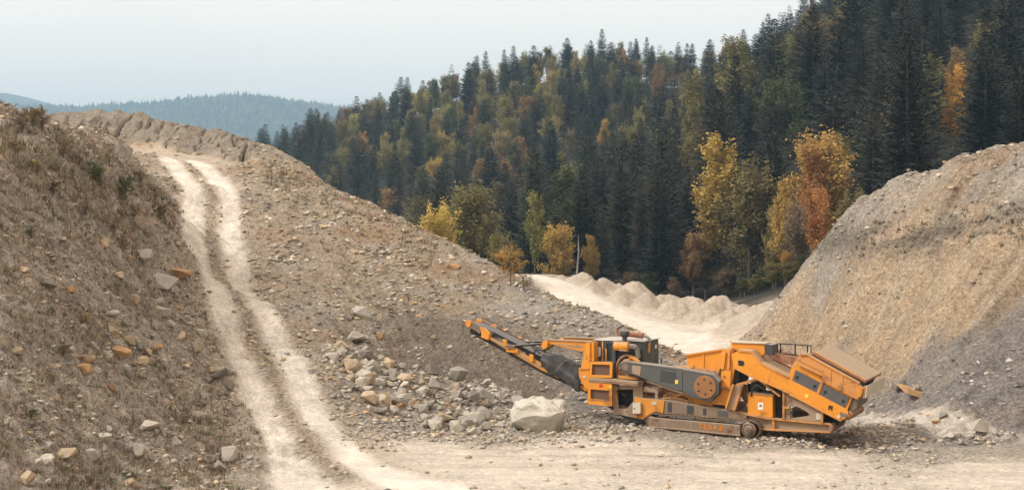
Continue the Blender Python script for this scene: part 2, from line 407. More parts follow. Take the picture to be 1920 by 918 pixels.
TRK = []   # the two wheel tracks of the ramp
def _ty(py): return np.interp(py, [300, 350, 410, 480, 550, 630, 720, 820, 918, 960], [108, 97, 87, 77, 68, 60, 53, 47, 41, 39])
for line in ([(300,300),(330,330),(352,355),(364,400),(357,450),(362,500),(386,555),(415,605),(440,655),(462,705),(487,762),(518,822),(552,885),(578,935)],
             [(360,302),(400,330),(420,355),(431,400),(431,450),(446,500),(476,562),(511,622),(547,682),(580,742),(618,800),(665,850),(740,895),(830,925)]):
    TRK.append(np.array([pt(a, b, _ty(b))[:2] for a, b in line]))
HAUL = np.array([pt(a, b, c)[:2] for a, b, c in ((1040,516,137),(1085,548,129),(1140,578,123),(1200,604,117),(1262,632,108),(1290,665,91),(1310,700,76.5),(1400,720,71),(1540,745,64.5),(1660,775,58.4),(1790,803,53.9),(1960,825,50.5))])
HEAPS = [(1470,562,112,1.8),(1490,568,116,1.6),(1110,527,138,0.9),(1165,540,136,0.8),(1212,553,134,1.0),(1268,562,131,0.9),(1325,572,127,1.0),(1372,578,122,0.9),(1420,580,117,1.0),(1050,519,143,1.6),(1088,510,141,1.7),(1133,521,141.5,1.1),(1184,531,139,2.2),(1246,549,137,1.3),(1296,556,134,2.4),(1350,557,129,1.2),(1392,571,124,1.3),(1444,562,113,1.7)]
HEAPS2 = [(268,268,116,2.6),(330,280,114.5,2.0),(365,282,114,1.8),(485,294,108.5,1.6),(455,312,105,1.3),(520,315,107,1.2)]

def polydist(X, Y, P):
    d = np.full(X.shape, 1e9)
    for a, b in zip(P[:-1], P[1:]):
        e = b - a; t = np.clip(((X - a[0]) * e[0] + (Y - a[1]) * e[1]) / (e @ e), 0, 1)
        d = np.minimum(d, (X - a[0] - t * e[0]) ** 2 + (Y - a[1] - t * e[1]) ** 2)
    return np.sqrt(d)

def terrain(X, Y):
    """height and soil weights at points (flat arrays)"""
    X = np.asarray(X, float); Y = np.asarray(Y, float)
    u, v = X / (Y + 4), np.log(Y + 4)
    Z = _lut(_TZ, u, v)
    # soils: nearest points win, the borders frayed by noise
    uu = u + 0.014 * fbm(X * 0.35, Y * 0.35, 4) + 0.006 * vnoise(X * 2.3, Y * 2.3)
    vv = v + 0.022 * fbm(X * 0.35 + 50, Y * 0.35, 4) + 0.008 * vnoise(X * 2.3 + 9, Y * 2.3)
    Wt = np.stack([_lut(_TW[c], uu, vv) for c in range(len(CATS))])
    g = lambda ch: Wt[CATS.index(ch)]
    fade = sstep(300, 150, Y)
    dist = np.clip(Y / 60, 0.5, 2.5)
    # mounds of tipped spoil
    heapw = np.zeros(X.shape)
    for hp, lst in ((0, HEAPS), (1, HEAPS2)):
        for px, py, hy, rd in lst:
            hx, _, hz = pt(px, py, hy)
            dx = X - hx; dy = Y - hy
            d = np.sqrt(dx * dx + dy * dy + 0.25 * rd * rd) - 0.5 * rd
            d = d * (1 + 0.5 * vnoise(X * 0.35 + px, Y * 0.35)) + 0.55 * fbm(X * 0.8, Y * 0.8, 4) + 0.30 * (ridged(X * 0.9 + px, Y * 0.35, 3) - 0.4)
            top = hz - (0.8 if hp == 0 else 0.62) * d
            up = np.clip((top - Z) / 0.5, 0, 1)
            heapw = np.maximum(heapw, up * (np.hypot(dx, dy) < 12))
            Z = np.where(np.hypot(dx, dy) < 12, np.maximum(Z, top), Z)
    for c in range(len(CATS)): Wt[c] *= (1 - heapw)
    sandy = (X < -14)
    Wt[CATS.index('D')] += heapw * np.where(sandy, 0.2, 0.75); Wt[CATS.index('G')] += heapw * np.where(sandy, 0, 0.25); Wt[CATS.index('O')] += heapw * np.where(sandy, 0.8, 0)
    # gullies and scarps
    rough = g('B') * 1.1 + g('S') + g('T') + g('M') + g('K') + g('C') + g('O') * 0.8
    Z = Z + rough * (0.55 * fbm(X * 0.16, Y * 0.16, 3) + 0.30 * fbm(X * 0.6, Y * 0.6, 4) + 0.10 * fbm(X * 2.2, Y * 2.2, 3)) * fade
    so = -0.5 * X + 0.87 * Y; to = 0.87 * X + 0.5 * Y
    right = sstep(10, 14, X) * fade
    so2 = so + 0.8 * vnoise(to * 0.3, so * 0.3)
    Z = Z + right * (g('O') + g('M') + 0.7 * g('K')) * (0.75 * ridged(so2 * 0.45, to * 0.06, 3) + 0.26 * ridged(so2 * 1.5, to * 0.12 + 5, 2) + 0.13 * ridged(so * 2.9, to * 0.22, 2) - 0.62)
    sm = 0.86 * X + 0.5 * Y; tm = -0.5 * X + 0.86 * Y
    mid = sstep(14, 9, X) * sstep(-14, -10, X)
    sm2 = sm + 0.9 * vnoise(tm * 0.35, sm * 0.35)
    Z = Z - mid * fade * g('B') * (0.55 * np.abs(vnoise(sm2 * 0.5, tm * 0.09)) + 0.35 * ridged(sm2 * 1.1, tm * 0.16, 2) - 0.2)
    Z = Z + mid * fade * g('B') * (0.30 * ridged(sm2 * 0.9 + 4, tm * 0.22, 4) + 0.12 * ridged(sm2 * 2.6, tm * 0.5, 3) - 0.2)
    Z = Z + mid * fade * (g('T') + g('M')) * 0.16 * ridged(sm2 * 0.7, tm * 0.12, 3)
    bank = sstep(104, 112, Y) * sstep(-10, -16, X) * fade
    xg = X + 0.7 * vnoise(X * 0.6, Y * 0.5) + 0.35 * vnoise(X * 1.9, Y * 1.6)
    gl = np.clip(1 - np.abs(vnoise(xg * 0.62, Y * 0.05 + 3)) / 0.055, 0, 1) * 1.1 + np.clip(1 - np.abs(vnoise(xg * 1.7 + 30, Y * 0.10)) / 0.08, 0, 1) * 0.5
    Z = Z - bank * g('C') * 1.5 * gl * sstep(133, 126, Y) + bank * g('C') * 0.9 * fbm(X * 0.35, Y * 0.2, 3)
    # benches of broken ground on the left hill
    Z = Z + g('S') * fade * (0.45 * (ridged(X * 0.25 + 0.5 * Z, Y * 0.12 + 0.3 * Z, 3) - 0.45) + 0.48 * vnoise(X * 0.9, Y * 0.9) + 0.28 * vnoise(X * 2.2, Y * 2.2) + 0.09 * vnoise(X * 5.1, Y * 5.1))
    # forest floor
    Z = Z + g('W') * 1.5 * fbm(X * 0.05, Y * 0.05, 3)
    # fine roughness, ruts
    Z = Z + (g('F') * 0.02 + g('G') * 0.07 + g('D') * 0.05 + rough * 0.10) * fbm(X * 1.6, Y * 1.6, 5, 0.6) * fade * 1.2
    t1, t2 = polydist(X, Y, TRK[0]), polydist(X, Y, TRK[1])
    wob = 0.30 * fbm(X * 0.5, Y * 0.5, 4) + 0.12 * vnoise(X * 2.5, Y * 2.5)
    wid = 0.46 + 0.004 * np.clip(Y - 55, 0, 60) + 0.35 * sstep(47, 40, Y)
    r1 = sstep(wid + 0.42, wid - 0.25, t1 + 0.4 * wob); r2 = sstep(wid + 0.46, wid - 0.25, t2 + 0.4 * wob)
    hw_ = 0.9 + 1.7 * sstep(70, 95, Y)
    hau = sstep(hw_ + 0.7, hw_ - 0.5, polydist(X, Y, HAUL) + (0.5 + 0.012 * Y) * wob) * sstep(48, 53, Y)
    dust = np.maximum(np.maximum(r1, r2), 0.7 * hau)
    inside = np.clip(1.9 - np.maximum(t1, t2) * 0.42, 0, 1) * (1 - np.maximum(r1, r2)) * sstep(115, 100, Y) * sstep(40.5, 43, Y)
    Z = Z - 0.05 * np.maximum(r1, r2) + 0.03 * inside * (1 + vnoise(X * 3, Y * 1.0)) + 0.05 * inside * fbm(X * 3, Y * 3, 3)
    # tyre streaks across the yard, running right and slightly towards us
    yard = g('F') * sstep(56, 50, Y) * sstep(-6, 0, X)
    stv = (Y + 0.06 * X + 0.25 * vnoise(X * 0.12, Y * 0.3))
    streak = vnoise(stv * 2.2, X * 0.06) + 0.5 * vnoise(stv * 5.5, X * 0.09 + 7)
    Z = Z + yard * 0.05 * streak
    wheel = np.zeros(X.shape)
    for off, hw in ((44.6, 0.3), (46.9, 0.3), (48.8, 0.25)):
        wheel = np.maximum(wheel, sstep(hw + 0.2, hw - 0.1, np.abs(stv - off - 0.5 * vnoise(X * 0.08, X * 0 + off))))
    Z = Z - yard * wheel * 0.04
    return Z, Wt, dust, inside, yard * (streak + 0.9 * wheel)

def ground_z(x, y): return float(terrain(np.array([x]), np.array([y]))[0][0])

us = np.concatenate([-np.linspace(3.2, 0.42, 26), np.linspace(-0.405, 0.405, 780), np.linspace(0.42, 3.2, 26)])
ys = np.concatenate([np.linspace(1.0, 34, 22), np.exp(np.linspace(math.log(34.6), math.log(152), 740)), np.exp(np.linspace(math.log(153.5), math.log(700), 130)), np.exp(np.linspace(math.log(760), math.log(7200), 18))])
UU, YY = np.meshgrid(us, ys)
XX = np.clip(UU * (YY + np.clip(12 - YY * 0.35, 0, 12)), -8500 + 400 * UU, 8500 + 400 * UU)
gz, gw, gdust, gins, gyard = terrain(XX.ravel(), YY.ravel())
gX, gY = XX.ravel(), YY.ravel()
gcol = np.zeros((len(gX), 3))
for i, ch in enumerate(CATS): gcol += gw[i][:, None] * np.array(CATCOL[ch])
# soil colours vary by patch: ochre earth, grey shale, turf
pa = fbm(gX * 0.22, gY * 0.22, 4); pb = fbm(gX * 0.5 + 90, gY * 0.5, 4); pc = fbm(gX * 1.7 + 10, gY * 1.7 + 60, 3)
gi = CATS.index
slope_w = gw[gi('T')] + gw[gi('M')] + gw[gi('S')] * 0.5 + gw[gi('C')] * 0.35 + gw[gi('K')] * 0.3
k = (sstep(0.12, 0.42, pa) * 0.7 * slope_w)[:, None]; gcol = gcol * (1 - k) + k * np.array((0.36, 0.235, 0.13))
k = (sstep(0.15, 0.45, pb) * 0.65 * (slope_w + gw[gi('O')] * 0.3))[:, None]; gcol = gcol * (1 - k) + k * np.array((0.34, 0.305, 0.255))
k = (sstep(0.2, 0.5, -pb) * 0.55 * gw[gi('S')])[:, None]; gcol = gcol * (1 - k) + k * np.array((0.17, 0.128, 0.09))
k = (sstep(0.12, 0.42, pc) * 0.6 * (0.8 * gw[gi('O')] + gw[gi('S')] + 0.5 * gw[gi('T')]))[:, None]; gcol = gcol * (1 - k) + k * np.array((0.40, 0.33, 0.235))
rs_ = -0.5 * gX + 0.87 * gY; rt_ = 0.87 * gX + 0.5 * gY
run = vnoise(rs_ * 1.0 + 0.5 * pb, rt_ * 0.07) + 0.7 * vnoise(rs_ * 2.6 + 0.6 * pb, rt_ * 0.13 + 9)
k = (sstep(0.05, 0.4, run) * 0.6 * (gw[gi('O')] + 0.4 * gw[gi('M')] * (gX > 12)))[:, None]; gcol = gcol * (1 - k) + k * np.array((0.50, 0.405, 0.28))
k = (sstep(0.08, 0.45, -run) * 0.5 * (gw[gi('O')] + 0.6 * gw[gi('K')]))[:, None]; gcol = gcol * (1 - k) + k * np.array((0.29, 0.23, 0.16))
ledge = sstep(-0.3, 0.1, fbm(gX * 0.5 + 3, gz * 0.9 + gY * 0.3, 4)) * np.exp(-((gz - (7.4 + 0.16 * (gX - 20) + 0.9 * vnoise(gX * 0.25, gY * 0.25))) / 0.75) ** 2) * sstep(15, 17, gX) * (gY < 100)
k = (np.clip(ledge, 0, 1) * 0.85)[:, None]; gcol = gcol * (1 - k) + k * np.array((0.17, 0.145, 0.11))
strat = vnoise(gz * 0.55 + 0.12 * gX + 0.6 * pa, gX * 0.03)
k = (sstep(0.05, 0.35, strat) * 0.6 * gw[gi('O')])[:, None]; gcol = gcol * (1 - k) + k * np.array((0.36, 0.285, 0.19))
k = (sstep(0.1, 0.4, -strat) * 0.5 * gw[gi('O')])[:, None]; gcol = gcol * (1 - k) + k * np.array((0.46, 0.30, 0.145))
k = (np.clip(gins, 0, 1) * 0.85)[:, None]; gcol = gcol * (1 - k) + k * np.array((0.385, 0.29, 0.195))
near_road = np.exp(-(np.minimum(polydist(gX, gY, TRK[0]), polydist(gX, gY, TRK[1])) / (1.5 + 0.5 * pa)) ** 2) * (gY < 112)
k = (near_road * 0.5)[:, None]; gcol = gcol * (1 - k) + k * np.array((0.50, 0.43, 0.34))
k = (gdust * np.clip(0.95 + 0.3 * fbm(gX * 0.9, gY * 0.9, 4, 0.65), 0.6, 1.0))[:, None]; gcol = gcol * (1 - k) + k * np.array((0.65, 0.58, 0.48))
k = (sstep(0.05, 0.5, gyard) * 0.5)[:, None]; gcol = gcol * (1 - k) + k * np.array((0.43, 0.355, 0.265))
k = (sstep(0.05, 0.5, -gyard) * 0.45)[:, None]; gcol = gcol * (1 - k) + k * np.array((0.67, 0.60, 0.50))
lum = gcol @ np.array((0.3, 0.6, 0.1)); gcol = (gcol * 0.86 + 0.14 * lum[:, None]) * np.array((0.985, 1.0, 1.05))
nr, nc = XX.shape
ii = (np.arange(nr - 1)[:, None] * nc + np.arange(nc - 1)).ravel()
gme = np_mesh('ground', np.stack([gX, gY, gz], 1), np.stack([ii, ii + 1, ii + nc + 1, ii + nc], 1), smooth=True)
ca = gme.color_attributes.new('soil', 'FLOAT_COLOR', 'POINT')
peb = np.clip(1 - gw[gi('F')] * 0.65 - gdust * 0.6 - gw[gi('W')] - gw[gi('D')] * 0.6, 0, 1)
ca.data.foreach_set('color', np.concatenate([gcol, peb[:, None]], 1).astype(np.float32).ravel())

def ground_mat():
    m, nt, b = newmat('quarry_soil')
    tc = N(nt, 'ShaderNodeTexCoord'); vec = tc.outputs['Object']
    at = N(nt, 'ShaderNodeAttribute'); at.attribute_name = 'soil'
    n1 = noise_n(nt, vec, 0.9, 8, 0.7); n2 = noise_n(nt, vec, 6.0, 6, 0.75); n3 = noise_n(nt, vec, 22.0, 3, 0.7)
    c = mixc(nt, 1.0, at.outputs['Color'], ramp(nt, n1, 0.3, 0.72, (0.78, 0.77, 0.76), (1.2, 1.19, 1.16)), 'MULTIPLY')
    f2 = N(nt, 'ShaderNodeMath', operation='MULTIPLY'); nt.links.new(at.outputs['Alpha'], f2.inputs[0]); f2.inputs[1].default_value = 0.8
    f2b = N(nt, 'ShaderNodeMath', operation='ADD'); nt.links.new(f2.outputs[0], f2b.inputs[0]); f2b.inputs[1].default_value = 0.2
    c = mixc(nt, f2b.outputs[0], c, mixc(nt, 1.0, c, ramp(nt, n2, 0.36, 0.66, (0.52, 0.50, 0.48), (1.42, 1.4, 1.36)), 'MULTIPLY'))
    c = mixc(nt, f2b.outputs[0], c, mixc(nt, 1.0, c, ramp(nt, n3, 0.36, 0.66, (0.66, 0.65, 0.64), (1.32, 1.31, 1.3)), 'MULTIPLY'))
    vo = N(nt, 'ShaderNodeTexVoronoi', Scale=3.6, Randomness=1.0); nt.links.new(vec, vo.inputs['Vector'])
    sp = N(nt, 'ShaderNodeSeparateColor'); nt.links.new(vo.outputs['Color'], sp.inputs[0])
    pm = N(nt, 'ShaderNodeMath', operation='LESS_THAN'); nt.links.new(vo.outputs['Distance'], pm.inputs[0]); pm.inputs[1].default_value = 0.24
    pk = N(nt, 'ShaderNodeMath', operation='GREATER_THAN'); nt.links.new(sp.outputs['Red'], pk.inputs[0]); pk.inputs[1].default_value = 0.62
    pp = N(nt, 'ShaderNodeMath', operation='MULTIPLY'); nt.links.new(pm.outputs[0], pp.inputs[0]); nt.links.new(pk.outputs[0], pp.inputs[1])
    p3 = N(nt, 'ShaderNodeMath', operation='MULTIPLY'); nt.links.new(pp.outputs[0], p3.inputs[0]); nt.links.new(at.outputs['Alpha'], p3.inputs[1])
    pc = mixc(nt, sp.outputs['Green'], (0.30, 0.26, 0.21), (0.50, 0.43, 0.33))
    p4 = N(nt, 'ShaderNodeMath', operation='MULTIPLY'); nt.links.new(p3.outputs[0], p4.inputs[0]); p4.inputs[1].default_value = 0.6
    c = mixc(nt, p4.outputs[0], c, pc)
    nt.links.new(c, b.inputs['Base Color']); b.inputs['Roughness'].default_value = 0.97
    b.inputs['Specular IOR Level'].default_value = 0.1
    hs = N(nt, 'ShaderNodeMath', operation='ADD'); nt.links.new(n2, hs.inputs[0])
    h2 = N(nt, 'ShaderNodeMath', operation='MULTIPLY'); nt.links.new(n3, h2.inputs[0]); h2.inputs[1].default_value = 0.4
    nt.links.new(h2.outputs[0], hs.inputs[1])
    bs = N(nt, 'ShaderNodeMath', operation='MULTIPLY_ADD'); nt.links.new(at.outputs['Alpha'], bs.inputs[0]); bs.inputs[1].default_value = 0.75; bs.inputs[2].default_value = 0.2
    bp = N(nt, 'ShaderNodeBump', Distance=0.16); nt.links.new(bs.outputs[0], bp.inputs['Strength'])
    nt.links.new(hs.outputs[0], bp.inputs['Height']); nt.links.new(bp.outputs['Normal'], b.inputs['Normal'])
    return m
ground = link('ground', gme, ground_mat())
props(ground, 'pale dusty quarry ground with a steep haul ramp, spoil banks and mounds', kind='structure')

# ------------------------------------------------------------------ far hills and the wood on them
def far_hill(name, prof, Y0, depth, label, seed):
    """a ridge whose crest is seen along prof, standing at distance Y0"""
    xs = np.linspace(-0.62, 0.55, 150); ts = np.linspace(-1, 1, 40)
    px = np.array([p[0] for p in prof]); py = np.array([p[1] for p in prof])
    U, T = np.meshgrid(xs, ts)
    crest = CAM_H + (CY - np.interp(CX + U * FPX, px, py)) / FPX * Y0
    Y = Y0 + T * depth
    Z = crest * (1 - np.abs(T) ** 1.5) - 4 + 20 * fbm(U * 20 + seed, T * 3, 4) * (1 - np.abs(T))
    X = U * Y0 * (1 + 0.15 * T)
    n2, c2 = U.shape
    i2 = (np.arange(n2 - 1)[:, None] * c2 + np.arange(c2 - 1)).ravel()
    me = np_mesh(name, np.stack([X.ravel(), Y.ravel(), Z.ravel()], 1), np.stack([i2, i2 + 1, i2 + c2 + 1, i2 + c2], 1), True)
    return me, X, Y, Z
m_, nt_, b_ = newmat('far_woodland_floor')
tcf = N(nt_, 'ShaderNodeTexCoord')
nt_.links.new(mixc(nt_, ramp(nt_, noise_n(nt_, tcf.outputs['Object'], 0.02, 6), 0.35, 0.65), (0.035, 0.05, 0.025), (0.09, 0.075, 0.03)), b_.inputs['Base Color'])
b_.inputs['Roughness'].default_value = 1.0
FARM = m_
prof1 = [(-700,215),(-200,200),(0,198),(60,206),(120,208),(200,206),(300,203),(360,194),(410,186),(450,182),(500,187),(560,194),(635,206),(720,222),(900,260),(2400,300)]
prof2 = [(-700,176),(-200,168),(0,171),(40,178),(80,188),(120,200),(180,215),(300,240),(2400,320)]
hm1, hX, hY, hZ = far_hill('wooded_hill', prof1, 4800, 1000, '', 3)
hill1 = link('hill', hm1, FARM); props(hill1, 'blue hazy wooded hill on the horizon behind the ramp', kind='structure')
hm2, _, _, _ = far_hill('pale_hill', prof2, 6500, 600, '', 8)
hill2 = link('hill', hm2, FARM); props(hill2, 'palest farthest hill rising at the very edge of the horizon', kind='structure')
# ------------------------------------------------------------------ rocks
def hull_rock(seed, npts=16, flat=0.7, sub=False):
    rnd = random.Random(seed)
    bm = bmesh.new()
    for i in range(npts):
        v = Vector((rnd.gauss(0, 1), rnd.gauss(0, 1), rnd.gauss(0, 1))).normalized() * rnd.uniform(0.8, 1.0)
        p = 4.0
        q = (abs(v.x) ** p + abs(v.y) ** p + abs(v.z) ** p) ** (-1 / p)
        v = v * (0.55 + 0.45 * q)
        bm.verts.new((v.x, v.y * rnd.uniform(0.85, 1.0), v.z * flat))
    res = bmesh.ops.convex_hull(bm, input=list(bm.verts))
    bmesh.ops.delete(bm, geom=[g for g in set(res['geom_interior'] + res['geom_unused']) if isinstance(g, bmesh.types.BMVert)], context='VERTS')
    bmesh.ops.dissolve_limit(bm, angle_limit=R(14), verts=list(bm.verts), edges=list(bm.edges))
    if sub:
        bmesh.ops.bevel(bm, geom=list(bm.edges), offset=0.022, segments=1, affect='EDGES')
    mx = max(max(abs(c) for c in v.co) for v in bm.verts)
    for v in bm.verts: v.co /= mx
    me = bpy.data.meshes.new('rock'); bm.to_mesh(me); bm.free()
    me.materials.append(ROCKM)
    return me
RPROTO = [hull_rock(100 + i, 13 + i % 6, [0.9, 0.78, 0.62, 0.85][i % 4], True) for i in range(14)]
for me_ in RPROTO[:0]: pass
rr = random.Random(5)
TINT = {'grey': (1.14, 1.16, 1.16), 'pale': (1.48, 1.48, 1.44), 'dark': (0.75, 0.74, 0.73), 'tan': (1.38, 1.2, 0.96), 'orange': (1.42, 0.98, 0.58), 'white': (1.45, 1.43, 1.38)}
ROCK_COUNT = [0]
def rock(px, py, Y, wpx, tint, label, group=None, proto=None, squash=1.0, rz=None, tilt=None, sink=0.32, long=1.0):
    """one stone seen at a photo pixel, wpx photo pixels wide, set into the ground"""
    x = (px - CX) / FPX * Y
    # walk along the sight line to where it meets the ground
    ysr = np.linspace(Y * 0.72, Y * 1.4, 400); xsr = (px - CX) / FPX * ysr
    zs = terrain(xsr, ysr)[0]; line = CAM_H - (py - CY) / FPX * ysr
    hit = np.nonzero(zs >= line)[0]
    if len(hit): Y = float(ysr[hit[0]])
    x = (px - CX) / FPX * Y
    z = ground_z(x, Y)
    w = wpx / FPX * Y / 2
    o = link('rock', RPROTO[proto if proto is not None else rr.randrange(len(RPROTO))])
    o.scale = (w * long, w * rr.uniform(0.75, 1.0), w * squash)
    o.location = (x, Y + w * 0.3, z + w * squash * (0.62 - sink))
    o.rotation_euler = ((rr.uniform(-0.35, 0.35), rr.uniform(-0.35, 0.35), rr.uniform(0, 6.28)) if tilt is None else (*tilt, rz or 0))
    t = TINT[tint]; j = rr.uniform(0.85, 1.12)
    o.color = (t[0] * j, t[1] * j, t[2] * j, 1)
    props(o, label, 'rock', group)
    ROCK_COUNT[0] += 1
    return o

# stones one can point to
for a in [
 (298,538,60,58,'grey','large flat grey slab on the brown slope beside the ramp',2,0.34,0.5),
 (332,520,64,46,'orange','orange sandstone block leaning at the left edge of the ramp',0,0.6,0.6),
 (265,492,60,40,'grey','grey flat-topped boulder above the large grey slab',3,0.7,0.2),
 (194,468,52,28,'tan','tan pointed stone half buried high on the scrub slope',1,0.6,0.2),
 (86,538,46,36,'dark','dark grey flat stone among orange stones at the left edge',2,0.45,0.3),
 (132,552,47,20,'orange','small orange stone just right of the dark flat stone',1,0.7,0.3),
 (42,512,44,20,'tan','rounded tan stone near the left edge of the picture',0,0.9,0.1),
 (225,522,53,24,'tan','tan split stone left of the large grey slab',3,0.7,0.4),
 (310,592,56,20,'white','small white stone alone below the large grey slab',0,0.8,0.1),
 (226,672,46,32,'orange','brown-orange block on top of the scattered stones on the left slope',0,0.8,0.3),
 (240,648,47.5,36,'tan','long tan slab just above the brown-orange block',1,0.6,0.5),
 (258,655,48,22,'grey','grey upright stone right of the long tan slab',3,1.0,0.1),
 (405,712,49,44,'dark','cluster-leading dark grey slab lying beside the lower ramp',2,0.35,0.5),
 (388,716,48.5,30,'dark','narrow dark shale slab at the head of the slab cluster',2,0.4,0.6),
 (425,726,48.5,26,'dark','dark shale piece at the foot of the slab cluster',2,0.45,0.5),
 (415,700,50,28,'grey','grey slab standing behind the dark shale slabs by the ramp',3,0.6,0.4),
 (122,862,36.5,40,'tan','broad brownish boulder low on the left slope',0,0.75,0.1),
 (50,905,34.5,36,'tan','rounded tan boulder in the bottom left corner',0,0.8,0.1),
 (425,868,41.5,40,'pale','pale twin-topped block at the foot of the left slope',3,0.9,0.2),
 (412,885,41,30,'pale','pale squat block in front of the twin-topped block',0,0.8,0.1),
 (255,858,40,30,'grey','grey wedge stone low on the left slope',3,0.9,0.2),
 (280,810,42.5,34,'pale','pale jagged stone mid way down the left slope',4,0.8,0.2),
 (370,786,45,28,'pale','pale flat stone near the foot of the ramp verge',1,0.6,0.2),
 (30,668,40,24,'tan','tan block lying on the far left of the slope',3,0.7,0.2),
 (678,600,66,38,'grey','grey boulder perched half way down the mid slope',3,0.75,0.2),
 (850,505,81,22,'orange','orange block high on the mid slope below the ridge',0,0.7,0.1),
 (712,635,63,20,'orange','rust-orange stone on the mid slope above the rock heap',1,0.6,0.2),
 (1835,812,52.3,34,'white','white pointed rock at the foot of the right-hand mound',4,0.95,0.1),
 (1733,738,60.5,62,'orange','long orange sandstone slab lying on the dark toe of the right-hand mound',2,0.28,0.0),
 (1768,782,55.5,20,'dark','dark slate piece below the long orange slab',2,0.5,0.3),
 (1757,795,54.5,18,'orange','small orange stone among dark slate below the orange slab',1,0.5,0.3),
 (1690,730,61.5,34,'dark','dark shale block at the toe of the mound behind the hopper',3,0.7,0.2),
 (1718,742,60.5,30,'grey','grey block between dark shale and the orange slab',0,0.8,0.2),
 (1695,818,51.6,12,'pale','small pale stone beside the track edge behind the crusher',0,0.8,0.1),
 (1783,823,51.1,14,'pale','small pale stone right of the yard near the white rock',0,0.8,0.1),
 (1130,806,53,26,'pale','thin pale slab lying on the yard in front of the mesh cage',2,0.3,0.0),
 (905,786,54,30,'grey','dark-sided block at the right end of the rock heap',4,0.95,0.2),
 (885,790,54,36,'pale','pale orange-topped block at the foot of the rock heap',3,0.6,0.1),
 (886,758,56,30,'dark','dark triangular block in the middle of the rock heap',4,1.1,0.1),
 (858,805,52.6,30,'grey','rounded grey boulder at the very foot of the rock heap',0,0.7,0.1),
 (668,645,61.5,30,'pale','pale pyramid-shaped stone at the upper end of the rock heap',4,1.1,0.1),
 (688,700,57,44,'grey','long pale grey slab in the upper rock heap',2,0.4,0.1),
 (640,655,61,28,'tan','tan block at the top left of the rock heap',3,0.7,0.2),
]:
    o = rock(a[0], a[1], a[2], a[3] * 1.08, a[4], a[5], None, a[6], max(a[7], 0.55) * 1.1, long=1.1, sink=0.12)
    if 'long orange sandstone' in a[5]:
        o.rotation_euler = (0.15, 0.34, -0.15); o.scale = (1.15, 0.36, 0.24); o.location.z -= 0.34

# the heap of broken rock at the toe of the mid slope
hp = random.Random(21)
def in_heap():
    while True:
        x = hp.uniform(625, 985); up_ = 648 + (x - 620) * 0.25; lo = np.interp(x, [625, 660, 700, 760, 850, 985], [690, 735, 768, 798, 815, 818])
        y = up_ + (lo - up_) * hp.random() ** 0.9
        if hp.random() < 0.35 + 0.65 * math.sin(math.pi * (y - up_ + 8) / (lo - up_ + 16)) and not (x > 940 and y > 760): return x, y
for i in range(145):
    x, y = in_heap()
    ti = hp.choices(['grey', 'pale', 'tan', 'dark', 'orange'], [6, 4, 2.2, 1.3, 0.5])[0]
    sz = 14 + 27 * hp.random() ** 1.6
    word = {'grey': 'grey', 'pale': 'pale grey', 'tan': 'tan', 'dark': 'dark grey', 'orange': 'rusty orange'}[ti]
    rock(x, y, 56, sz, ti, word + ' angular rock tipped in the heap between ramp and white boulder', word + ' rocks in the heap', squash=hp.uniform(0.6, 1.0), sink=hp.uniform(0.0, 0.3))
# scattered stones
for (n, x0, x1, y0, y1, Y, zone, grp, wts, s0, s1) in [
 (28, 120, 300, 645, 710, 46, 'stone in the scatter of broken stones on the left slope', 'broken stones on the left slope', [3, 3, 4, 1, 2], 10, 30),
 (60, 0, 460, 560, 915, 42, 'stone lying in the scrub of the left slope', 'stones in the left scrub', [5, 5, 4, 1, 0.5], 10, 36),
 (12, 0, 300, 400, 560, 50, 'stone on the upper part of the left slope', 'stones on the upper left slope', [4, 3, 4, 1, 0.8], 8, 20),
 (12, 640, 1040, 470, 640, 72, 'stone on the mid slope above the rock heap', 'stones on the mid slope', [4, 3, 4, 1, 1.5], 8, 20),
 (5, 470, 640, 560, 700, 62, 'stone beside the right-hand edge of the ramp', 'stones beside the ramp', [4, 3, 2, 1, 0.5], 8, 16),
 (9, 1640, 1910, 630, 800, 57, 'stone on the dark toe of the right-hand mound', 'stones on the mound toe', [3, 3, 2, 3, 1], 8, 20),
]:
    for i in range(n):
        x, y = hp.uniform(x0, x1), hp.uniform(y0, y1)
        if zone.startswith('stone lying') and x > np.interp(y, [560, 915], [370, 510]) : x *= 0.7
        ti = hp.choices(['grey', 'pale', 'tan', 'dark', 'orange'], wts)[0]
        word = {'grey': 'grey', 'pale': 'pale', 'tan': 'tan', 'dark': 'dark', 'orange': 'orange'}[ti]
        rock(x, y, Y, s0 + (s1 - s0) * hp.random() ** 1.8, ti, word + ' ' + zone, word + ' ' + grp, squash=hp.uniform(0.7, 1.05), sink=hp.uniform(0.25, 0.6))

